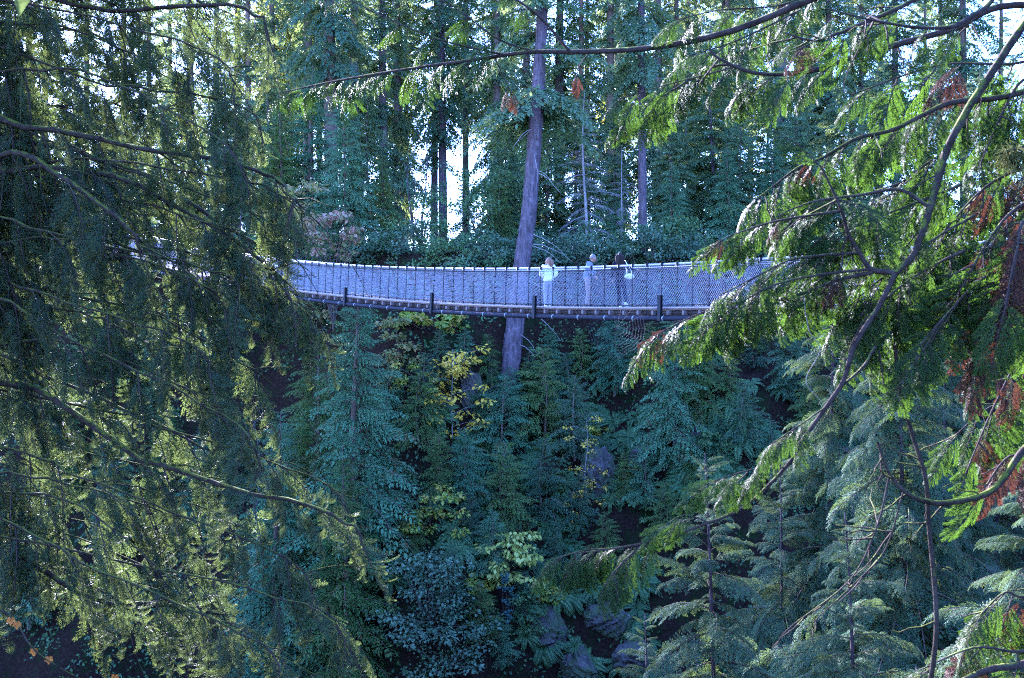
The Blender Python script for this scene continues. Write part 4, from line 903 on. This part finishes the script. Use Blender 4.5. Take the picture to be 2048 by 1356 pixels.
near_fir('slender fir with a pale pointed top in front of the slope', 1410, 893, 17.5, 2.0, 160, 1)
near_fir('tall pale fir with a flecked trunk below the red-brown cedar sprays', 1792, 500, 21, 2.5, 192, 2, 12)
near_fir('blue-green fir with a dark straight trunk behind the flecked one', 1888, 560, 25, 2.6, 176, 3, 13)
near_fir('fir whose pale boughs cross in front of the bridge mesh', 1668, 520, 25, 2.2, 176, 4, 13)
near_fir('fir with frosty boughs low at the cedar stem', 2070, 780, 17, 2.3, 128, 5)
near_fir('blue fir in the shade between the pointed one and the flecked trunk', 1560, 900, 24, 2.4, 144, 6)
near_fir('low fir spreading its boughs under the mossy cedar branch', 1690, 1010, 15, 1.9, 128, 7, 8)
near_fir('low pale fir standing before the rock ledge', 1290, 1215, 19, 1.8, 96, 8, 8)
near_fir('dark fir deep in the gorge behind the frosty boughs', 1990, 640, 30, 2.8, 160, 9, 14)

# ------------------------------------------------------------------ foreground hemlock, trunk just left of the view
env_y = [-150, 60, 130, 230, 300, 380, 440, 500, 560, 640, 700, 800, 880, 950, 1010, 1090, 1180, 1300, 1500]
env_x = [420, 540, 560, 470, 530, 500, 610, 640, 560, 600, 665, 520, 490, 470, 560, 745, 640, 720, 700]
def hemlock(label, HT, tips, nrand, yr, seed, shrink, sprays, Hh, scl):
    rs = np.random.default_rng(seed); hz0 = gz(*HT); HB = np.array([HT[0], HT[1], hz0 - 0.2]); ns_tot = 0
    hem = thing('hemlock_tree', label, 'hemlock', tuple(HB))
    link('trunk', build_mesh('trunk', trunk_geo(Hh, 0.42, np.random.default_rng(2), 0.05, 14), [M['bark_moss']]), hem)
    link('crown', build_mesh('crown', crown_geo(rs, far_b, Hh + 1.5, 4.6 - HB[2], 90, 3.4, 0.7, -28, 30, 0.0), [M['hemlock'], M['bark_moss']], False), hem)  # upper crown above the view, added to shade the boughs below
    tips = list(tips); nfix = len(tips)
    for k in range(nrand):
        ty = -170 + 1640 * (k + rs.random()) / nrand; tx = np.interp(ty, env_y, env_x) * rs.uniform(*shrink); tips.append((tx, ty, rs.uniform(*yr)))
    for k, (tx, ty, Y) in enumerate(tips):
        tip = P(tx, ty, Y); L = np.linalg.norm(tip[:2] - HT); z0 = tip[2] + L * rs.uniform(0.16, 0.40)
        base = np.array([HT[0], HT[1], z0]); mid = base * 0.45 + tip * 0.55 + np.array([0, 0, L * rs.uniform(0.04, 0.13)]); q1 = base * 0.78 + tip * 0.22 + np.array([0, 0, L * 0.05])
        pts = spline([base, q1 + rs.normal(0, 0.10, 3), mid + rs.normal(0, 0.10, 3), tip * 0.85 + mid * 0.15 + np.array([0, 0, 0.06 * L]) + rs.normal(0, 0.05, 3), tip], 26)
        pts[1:-1] += rs.normal(0, 0.012, (24, 3))
        r0 = 0.012 if k % 5 else 0.034
        gs = [tube(pts - HB, r0 * (1 - np.linspace(0, 1, 26)) ** 0.8 + 0.003, 7)]
        for j in range(10):                      # bare side twigs under the needles
            i0 = rs.integers(4, 22); a = pts[i0]; dd = norm(np.array([rs.uniform(0.2, 1), rs.uniform(-0.8, 0.5), rs.uniform(-1.1, 0.2)])); l = rs.uniform(0.3, 0.9); qq = np.linspace(0, 1, 6)[:, None]
            gs.append(tube(a - HB + dd * l * qq + np.array([0, 0, -0.35]) * l * qq ** 2 + rs.normal(0, 0.02, (6, 3)) * qq, np.linspace(0.006, 0.0015, 6), 4))
        br = link('branch', build_mesh('branch', cat(gs), [M['bark_moss']]), hem)
        ns = sprays if k < nfix else max(5, sprays - 3)
        for j in range(ns):
            u = 0.20 + 0.80 * (j + rs.uniform(0.2, 0.8)) / ns; i0 = min(24, int(u * 25)); a = pts[i0]; tan = norm(pts[i0 + 1] - pts[max(0, i0 - 1)]); lat = norm(np.cross(tan, np.array([0, 0, 1.0]))) * (1 if j % 2 else -1)
            if j >= ns - 2: d = tan + lat * 0.2 + np.array([0, 0, -0.08]); sc_ = rs.uniform(0.5, 0.75) * scl; a = pts[22 if j == ns - 1 else 17]; nn = np.array([0, -0.2, 1.0])
            elif j % 3 == 0: d = tan * rs.uniform(0.7, 1.0) + lat * rs.uniform(0.2, 0.6) + np.array([0, 0, -0.2]); sc_ = rs.uniform(0.6, 0.9) * scl; nn = np.array([0, -0.3, 1.0])
            else: d = tan * rs.uniform(0.15, 0.45) + lat * rs.uniform(0.0, 0.25) + np.array([0, 0, -1.0]); sc_ = rs.uniform(0.75, 1.25) * scl * (1.15 - 0.65 * u); nn = np.array([0.3, -1.0, 0.3])
            o = link('spray', HEM[ns_tot % 5], br); ns_tot += 1
            place(o, frame(d, norm(nn + rs.normal(0, 0.25, 3))) * sc_, a - HB)
tipsA = [(548, 105, 9.2), (470, 215, 9.0), (530, 292, 9.4), (495, 372, 8.6), (605, 500, 8.8), (560, 560, 9.8), (668, 700, 9.2), (540, 800, 9.6), (500, 905, 9.0), (520, 975, 8.4), (740, 1110, 8.8), (700, 1010, 9.6), (700, 1330, 8.8), (640, 1210, 9.2), (560, 1400, 8.4), (590, 455, 8.6), (555, 530, 9.0), (530, 590, 9.3), (500, 545, 8.7), (480, 620, 8.6), (600, 650, 8.9), (420, 760, 8.6)]
hemlock('large hemlock with mossy limbs and curtains of drooping needle sprays', np.array([-5.5, 10.4]), tipsA, 9, (8.0, 10.5), 21, (0.45, 0.85), 10, 26, 0.92)
hemlock('second hemlock filling in behind the mossy limbs of the large one', np.array([-8.2, 13.6]), [(430, 60, 13), (380, 190, 13), (420, 330, 13), (440, 430, 12.5), (300, 20, 12.5), (250, 140, 13), (200, 240, 12.5), (280, 380, 12.5), (180, 420, 13), (320, 480, 12.5), (450, 480, 13), (480, 540, 13), (400, 620, 13), (420, 720, 13), (430, 830, 13), (420, 940, 12.5), (450, 1060, 13), (430, 1180, 13), (440, 1300, 12.5)], 14, (11.5, 15.0), 22, (0.30, 0.70), 10, 30, 1.25)
# autumn maple twig caught under the hemlock boughs
mp = thing('maple_twig', 'thin twig with a few orange maple leaves hanging low among hemlock boughs', 'twig', tuple(P(-150, 1150, 7.6)))
o0 = P(-150, 1150, 7.6); tw = spline([o0 + np.array([-2.2, 1.2, 1.2]), o0, P(10, 1225, 7.6), P(60, 1290, 7.5), P(110, 1330, 7.5), P(240, 1400, 7.5)], 24) - o0
link('stem', build_mesh('stem', tube(tw, np.linspace(0.012, 0.003, 24), 5), [M['bark_moss']]), mp)
rs2 = np.random.default_rng(4)
for (px, py) in ((22, 1238), (68, 1300), (34, 1246), (230, 1352), (98, 1316)):
    c = P(px, py, 7.5) - o0; i0 = int(np.argmin(np.linalg.norm(tw - c, axis=1)))
    a = np.linspace(-1.9, 1.9, 5); dirs = np.stack([np.sin(a), np.full(5, -0.1), -np.cos(a)], 1); ll_ = 0.042 * np.array([0.6, 0.9, 1.1, 0.9, 0.6])
    g = cat([leaves(np.repeat(c[None], 5, 0), dirs, np.tile([0.2, -1.0, 0.2], (5, 1)) + rs2.normal(0, 0.2, (5, 3)), ll_, ll_ * 0.36, 0, 0.2), tube([tw[i0], (tw[i0] + c) / 2 + [0, 0, 0.01], c], 0.0018, 3)])
    link('leaf', build_mesh('leaf', g, [M['leaf_orange']], False), mp)

# ------------------------------------------------------------------ foreground cedar, trunk just right of the view
CT = np.array([4.3, 7.0]); cz0 = gz(*CT)
ced = thing('cedar_tree', 'near red cedar with mossy arching limbs, glossy green sprays and some withered brown ones', 'cedar', (CT[0], CT[1], cz0 - 0.2)); CB = np.array([CT[0], CT[1], cz0 - 0.2])
link('trunk', build_mesh('trunk', trunk_geo(24, 0.36, np.random.default_rng(3), 0.05, 14), [M['bark_brown']]), ced)
link('crown', build_mesh('crown', crown_geo(np.random.default_rng(8), ced_b, 25, 4.2 - CB[2], 110, 3.0, 0.7, -20, 35, 0.0), [M['cedar_near'], M['bark_brown']], False), ced)  # unseen top of the cedar, added to shade its sprays from overhead
rs = np.random.default_rng(33); NCS = [0]
def limb(pp, r0, r1, mat, sprays=0, t0=0.2, size=(0.26, 0.42), brown=0.06, down=0.8, out=0.5, facing=1.0, tip=True, twigs=0, smooth=True):
    """pp: (px,py,Y) along the limb; sprays hang from it alternately to both sides"""
    w3 = [P(*q) if q[0] != CT[0] else np.array(q) for q in pp]   # px,py,Y or a point on the trunk axis
    n = max(14, 6 * len(w3)); pts = spline(w3, n); L = np.sum(np.linalg.norm(np.diff(pts, axis=0), axis=1))
    gs = [tube(pts - CB, np.linspace(r0, r1, n), 7)]
    for j in range(twigs):
        i0 = rs.integers(n // 5, n - 1); dd = norm(np.array([rs.uniform(-1, 0.3), rs.uniform(-0.5, 0.5), rs.uniform(-1, 0.3)])); l = rs.uniform(0.12, 0.4); qq = np.linspace(0, 1, 6)[:, None]
        gs.append(tube(pts[i0] - CB + dd * l * qq + rs.normal(0, 0.012, (6, 3)) * qq, np.linspace(0.005, 0.0015, 6), 4))
    br = link('branch', build_mesh('branch', cat(gs), [M[mat]]), ced)
    for j in range(sprays):
        u = t0 + (1 - t0) * (j + rs.uniform(0.2, 0.8)) / sprays; i0 = min(n - 1, int(u * (n - 1))); a = pts[i0]; tan = norm(pts[min(n - 1, i0 + 1)] - pts[max(0, i0 - 1)])
        last = tip and j == sprays - 1
        if last: d = tan + np.array([0, 0, -0.25]); a = pts[-3]
        else: d = tan * out * rs.uniform(0.6, 1.3) + np.array([rs.normal(0, 0.3), rs.normal(0, 0.30), -down * rs.uniform(0.6, 1.3)])
        isb = rs.random() < brown and not last
        o = link('withered_spray', CEDB[NCS[0] % 2], br) if isb else link('spray', CED[NCS[0] % 6], br); NCS[0] += 1
        nn = norm(np.array([rs.normal(-0.15, 0.35), -facing * rs.uniform(0.35, 1.0), rs.uniform(0.3, 0.9)]))
        place(o, frame(d, nn) * rs.uniform(*size) * (0.8 if isb else 1), a - CB)
    return pts
far_r = lambda y, z: (4.3, y, z)
# long smooth branch arching across the top to the left
limb([(4.3, 7.0, 2.6), (1960, -170, 6.6), (1750, -60, 6.4), (1600, 8, 6.3), (1450, 66, 6.3), (1300, 96, 6.4), (1150, 104, 6.5), (1060, 104, 6.6), (960, 118, 6.7), (850, 133, 6.8), (740, 150, 6.9), (640, 168, 7.0), (560, 186, 7.1)], 0.026, 0.003, 'bark_twig', 22, 0.64, (0.15, 0.26), 0.12, 0.45, 1.1, 0.6)
limb([(1140, 103, 6.5), (1075, 30, 6.45), (1000, -20, 6.4), (900, -70, 6.4)], 0.009, 0.004, 'bark_twig', 6, 0.2, (0.16, 0.26), 0.1, 0.4, 0.9, 0.7)
limb([(1075, 104, 6.6), (1000, 80, 6.6), (930, 30, 6.6), (860, -20, 6.6)], 0.007, 0.003, 'bark_twig', 5, 0.3, (0.16, 0.26), 0.1, 0.4, 0.9, 0.7)
limb([(1010, 110, 6.65), (900, 85, 6.7), (830, 60, 6.8), (760, 30, 6.9), (690, -5, 7.0)], 0.006, 0.002, 'bark_twig', 3, 0.2, (0.16, 0.22), 0.0, 0.4, 0.9, 0.7)
limb([(1180, 104, 6.5), (1160, 130, 6.45), (1150, 160, 6.4)], 0.004, 0.002, 'bark_twig', 1, 0.8, (0.14, 0.16), 1.0, 1.0, 0.2, 1.0, False)
limb([(990, 116, 6.7), (1010, 160, 6.7), (1025, 190, 6.65)], 0.004, 0.002, 'bark_twig', 2, 0.7, (0.13, 0.16), 1.0, 1.0, 0.2, 1.0, False)
# limb hanging its sprays before the sky, upper middle
limb([(4.3, 7.0, 1.9), (2048, 10, 6.4), (1900, 60, 6.2), (1723, 108, 6.0), (1645, 136, 5.9), (1591, 146, 5.85), (1510, 146, 5.8), (1442, 119, 5.8), (1420, 100, 5.8)], 0.022, 0.006, 'bark_twig', 8, 0.45, (0.16, 0.30), 0.08, 0.6, 0.7, 0.7, False, 6)
limb([(1510, 146, 5.8), (1440, 130, 5.85), (1380, 160, 5.9), (1330, 190, 5.9), (1280, 220, 5.95), (1240, 240, 6.0)], 0.007, 0.003, 'bark_twig', 11, 0.1, (0.17, 0.29), 0.15, 0.7, 0.9, 0.7)
limb([(1600, 20, 6.2), (1520, 60, 6.2), (1450, 90, 6.2), (1380, 110, 6.2)], 0.006, 0.003, 'bark_twig', 8, 0.0, (0.16, 0.27), 0.05, 0.5, 0.8, 0.7)
limb([(1480, 130, 5.8), (1410, 150, 5.8), (1330, 170, 5.8), (1230, 200, 5.8)], 0.005, 0.002, 'bark_twig', 6, 0.3, (0.16, 0.26), 0.2, 0.8, 0.8, 0.7)
limb([(1660, -30, 6.3), (1560, 10, 6.3), (1440, 20, 6.3), (1350, 40, 6.3)], 0.006, 0.003, 'bark_twig', 9, 0.0, (0.16, 0.27), 0.05, 0.6, 0.8, 0.7)
limb([(4.3, 7.0, 2.2), (2080, -120, 6.2), (1930, -60, 5.8), (1828, 0, 5.6), (1733, 44, 5.5), (1672, 68, 5.4), (1625, 81, 5.4), (1570, 66, 5.4)], 0.018, 0.004, 'bark_twig', 6, 0.4, (0.14, 0.26), 0.15, 0.6, 0.6, 0.7, False, 8)
limb([(4.3, 7.0, 2.0), (2080, -40, 6.0), (1964, 20, 5.7), (1910, 51, 5.5), (1849, 56, 5.4), (1781, 47, 5.3), (1730, 37, 5.3), (1652, 17, 5.3)], 0.016, 0.003, 'bark_twig', 6, 0.4, (0.14, 0.26), 0.1, 0.6, 0.6, 0.7, False, 8)
# mossy main limb sweeping down through the right side to the low spray
D = [(4.3, 7.0, 2.3), (2130, -40, 5.9), (2048, 51, 5.6), (1995, 129, 5.5), (1964, 176, 5.45), (1937, 217, 5.4), (1896, 295, 5.35), (1876, 359, 5.3), (1859, 420, 5.25), (1842, 470, 5.2), (1825, 512, 5.2), (1790, 548, 5.15), (1757, 614, 5.1), (1709, 690, 5.05), (1687, 761, 5.0), (1655, 810, 5.0), (1606, 880, 5.0), (1581, 923, 5.0), (1528, 980, 5.0), (1480, 1019, 5.0), (1398, 1053, 5.0), (1311, 1082, 5.0), (1238, 1096, 5.0), (1140, 1108, 5.0)]
limb(D[:12], 0.022, 0.015, 'bark_moss', 3, 0.5, (0.18, 0.28), 0.1, 0.7, 0.4, 0.7, False, 5)
limb(D[11:], 0.014, 0.003, 'bark_twig', 0, 0.5)
limb([(1311, 1082, 5.0), (1230, 1096, 5.0), (1170, 1100, 5.0), (1110, 1118, 5.0)], 0.004, 0.002, 'bark_twig', 13, 0.0, (0.15, 0.22), 0.0, 0.7, 0.9, 0.8)
limb([(1290, 1086, 5.0), (1250, 1120, 4.95), (1215, 1160, 4.9)], 0.004, 0.002, 'bark_twig', 6, 0.2, (0.13, 0.2), 0.0, 0.7, 0.9, 0.8)
limb([(1420, 1046, 5.0), (1370, 1030, 5.0), (1330, 1050, 4.95)], 0.003, 0.002, 'bark_twig', 4, 0.2, (0.12, 0.19), 0.1, 0.7, 0.9, 0.8)
limb([(1570, 935, 5.0), (1500, 940, 4.95), (1420, 965, 4.9)], 0.004, 0.002, 'bark_twig', 6, 0.2, (0.13, 0.22), 0.0, 0.5, 0.9, 0.8)
limb([(1650, 815, 5.0), (1600, 850, 4.95), (1540, 890, 4.9)], 0.004, 0.002, 'bark_twig', 5, 0.3, (0.12, 0.2), 0.0, 0.5, 0.9, 0.8)
# branches off the main limb carrying the sprays across the bridge
limb([(1790, 546, 5.15), (1742, 538, 5.2), (1720, 507, 5.2), (1698, 470, 5.2), (1683, 422, 5.2), (1665, 380, 5.2), (1640, 330, 5.2)], 0.014, 0.004, 'bark_twig', 6, 0.1, (0.18, 0.3), 0.05, 0.5, 0.6, 0.8, True, 4)
limb([(1746, 544, 5.2), (1669, 562, 5.2), (1613, 584, 5.2), (1554, 601, 5.2), (1506, 601, 5.2), (1440, 612, 5.2), (1370, 640, 5.2), (1320, 665, 5.2)], 0.010, 0.002, 'bark_twig', 18, 0.1, (0.17, 0.30), 0.14, 0.65, 0.9, 0.8)
limb([(1742, 538, 5.2), (1650, 548, 5.15), (1560, 566, 5.1), (1490, 600, 5.1), (1430, 640, 5.1)], 0.007, 0.002, 'bark_twig', 12, 0.05, (0.16, 0.27), 0.1, 0.7, 0.9, 0.8)
limb([(1720, 505, 5.2), (1650, 510, 5.2), (1580, 520, 5.15), (1500, 560, 5.1), (1440, 590, 5.1)], 0.007, 0.002, 'bark_twig', 12, 0.1, (0.16, 0.28), 0.12, 0.6, 0.9, 0.8)
limb([(1683, 422, 5.2), (1610, 432, 5.2), (1540, 445, 5.2), (1470, 468, 5.2), (1435, 485, 5.2)], 0.007, 0.002, 'bark_twig', 12, 0.1, (0.14, 0.22), 0.04, 0.6, 0.9, 0.8)
limb([(1687, 769, 5.0), (1728, 732, 5.1), (1750, 695, 5.2), (1790, 658, 5.3), (1853, 621, 5.5), (1950, 560, 5.9)], 0.006, 0.012, 'bark_twig', 5, 0.4, (0.2, 0.32), 0.1, 0.9, 0.3, 0.9, False, 4)
limb([(4.3, 7.0, 1.5), (2140, 150, 6.2), (2048, 183, 5.9), (1985, 197, 5.8), (1900, 206, 5.7), (1832, 237, 5.65), (1781, 261, 5.6), (1713, 277, 5.55), (1645, 315, 5.5), (1598, 334, 5.5), (1550, 370, 5.5), (1510, 400, 5.5)], 0.020, 0.003, 'bark_moss', 26, 0.25, (0.18, 0.30), 0.03, 0.85, 0.6, 0.8, True, 6)
limb([(1860, 415, 5.25), (1800, 380, 5.3), (1720, 390, 5.35), (1640, 400, 5.4), (1580, 420, 5.4), (1530, 450, 5.4)], 0.010, 0.002, 'bark_twig', 14, 0.1, (0.16, 0.27), 0.02, 0.7, 0.8, 0.8)
limb([(1950, 430, 5.4), (1880, 470, 5.35), (1810, 520, 5.3), (1740, 575, 5.3), (1690, 620, 5.3)], 0.008, 0.002, 'bark_twig', 13, 0.05, (0.22, 0.36), 0.05, 0.8, 0.6, 0.8)
limb([(1930, 500, 5.2), (1850, 540, 5.2), (1780, 590, 5.2), (1720, 650, 5.2)], 0.008, 0.002, 'bark_twig', 10, 0.1, (0.2, 0.34), 0.08, 0.8, 0.6, 0.8)
limb([(1920, 370, 5.4), (1820, 410, 5.35), (1730, 445, 5.3), (1650, 480, 5.3)], 0.008, 0.002, 'bark_twig', 12, 0.05, (0.18, 0.30), 0.05, 0.8, 0.7, 0.8)
limb([(1900, 440, 5.6), (1800, 485, 5.6), (1710, 510, 5.6), (1630, 540, 5.6)], 0.008, 0.002, 'bark_twig', 11, 0.05, (0.2, 0.32), 0.08, 0.8, 0.7, 0.8)
# dense right-hand curtain
for k, (py0, pym, tx, ty, Y, n, br_) in enumerate([(80, 120, 1700, 190, 6.3, 8, 0.1), (230, 240, 1780, 380, 6.2, 9, 0.05), (330, 330, 1880, 470, 5.6, 9, 0.2), (400, 400, 1930, 560, 5.3, 9, 0.75), (420, 440, 1790, 640, 5.6, 12, 0.08), (480, 500, 1840, 690, 5.2, 11, 0.10), (560, 580, 1950, 720, 5.4, 9, 0.3), (430, 430, 2010, 610, 5.0, 8, 0.85), (690, 700, 1930, 950, 6.0, 8, 0.45), (780, 800, 1900, 880, 6.4, 6, 0.3), (150, 150, 1960, 330, 5.9, 8, 0.2), (880, 900, 1960, 990, 5.6, 6, 0.7), (1180, 1190, 1960, 1230, 5.8, 5, 0.3), (1290, 1300, 1840, 1340, 5.6, 4, 0.5)]):
    zt = (678 - py0) / F * Y + 0.25
    limb([(4.3, 7.0, zt + 0.25), (2200, py0 - 60, Y + 0.3), (2060, pym, Y), ((2060 + tx) / 2, (pym + ty) / 2 - 25, Y - 0.1), (tx, ty, Y - 0.2)], 0.014, 0.003, 'bark_twig', n, 0.35, (0.24, 0.40), br_, 0.9, 0.6, 0.8, True, 3)
# bare hanging stems at lower right
limb([(2110, 860, 5.6), (2048, 900, 5.5), (1986, 980, 5.4), (1899, 1005, 5.3), (1851, 1002, 5.2), (1812, 985, 5.2), (1779, 947, 5.2), (1755, 884, 5.2)], 0.020, 0.006, 'bark_moss', 0, twigs=6)
limb([(1790, 658, 5.3), (1796, 760, 5.3), (1822, 860, 5.3), (1851, 956, 5.25), (1858, 1053, 5.25), (1873, 1246, 5.2), (1856, 1400, 5.2)], 0.009, 0.012, 'bark_moss', 0, twigs=5)
limb([(1779, 950, 5.2), (1755, 1050, 5.2), (1700, 1160, 5.2), (1580, 1255, 5.2), (1550, 1295, 5.2)], 0.005, 0.002, 'bark_twig', 0, twigs=6)
limb([(1806, 985, 5.2), (1770, 1100, 5.2), (1700, 1175, 5.2), (1610, 1260, 5.2)], 0.004, 0.0015, 'bark_twig', 0, twigs=5)
limb([(4.3, 7.0, -1.9), (2160, 1290, 5.9), (2048, 1328, 5.6), (1985, 1338, 5.5), (1920, 1365, 5.5), (1850, 1420, 5.4)], 0.024, 0.012, 'bark_twig', 0)
limb([(1606, 590, 5.2), (1618, 660, 5.2), (1640, 700, 5.2), (1612, 760, 5.2), (1640, 800, 5.2)], 0.0022, 0.0012, 'twig_dead', 0)
# moss beard hanging from a limb at the right edge
g = []
for i in range(420):
    a = P(2030 + rs.normal(0, 16), 312 + rs.normal(0, 12), 5.42 + rs.normal(0, 0.03)) - CB; d = norm(rs.normal(0, 1, 3) + np.array([0, 0, -0.7])) * rs.uniform(0.02, 0.07); g.append(tube([a, a + d * 0.6 + rs.normal(0, .006, 3), a + d + [0, 0, -0.02]], [0.0022, 0.0018, 0.0006], 3))
M['moss'] = leaf_mat('hanging_moss', (0.10, 0.11, 0.03), (0.19, 0.19, 0.06), 0.3, (0.3, 0.3, 0.08), 0.9, 0.1)
limb([(4.3, 7.0, 1.2), (2200, 250, 6.0), (2100, 280, 5.6), (2040, 296, 5.42), (1990, 310, 5.42)], 0.014, 0.006, 'bark_moss', 0)
tag(link('hanging_moss', build_mesh('hanging_moss', cat(g), [M['moss']]), ced), kind='stuff')

# ------------------------------------------------------------------ spider web strung from the cedar spray
wc = P(1234, 656, 5.15); g = []; nsp = 14; ra = np.arange(nsp) * 2 * np.pi / nsp
M['silk'] = plain_mat('spider_silk', (0.10, 0.11, 0.15), (0.08, 0.09, 0.12), 0.7, 20, 0, 0, 0.05)
wx = norm(np.array([1.0, 0.15, 0])); wz = np.array([0, 0.12, 1.0])
def wp(r, a): return wx * r * math.cos(a) + wz * r * math.sin(a)
for rr_ in np.linspace(0.035, 0.13, 8):
    pts = [wp(rr_ * (1 - 0.05 * (i % 2)) * (1.0 + 0.04 * math.sin(i)), math.pi * 2 * i / (2 * nsp)) for i in range(2 * nsp + 1)]; g.append(tube(pts, 0.0003, 3))
for a in ra: g.append(tube([wp(0.004, a), wp(0.135, a)], 0.0002, 3))
web = thing('spider_web', 'round spider web glinting under the planks beside the cedar spray tip', 'spider web', tuple(wc))
link('web_net', build_mesh('web_net', cat(g), [M['silk']]), web)
for q in (P(1322, 664, 5.2), P(1370, 640, 5.2), P(1310, 690, 5.2)): link('anchor_thread', build_mesh('anchor_thread', tube([wp(0.13, math.atan2(q[2] - wc[2], q[0] - wc[0])), q - wc], 0.0002, 3), [M['silk']]), web)
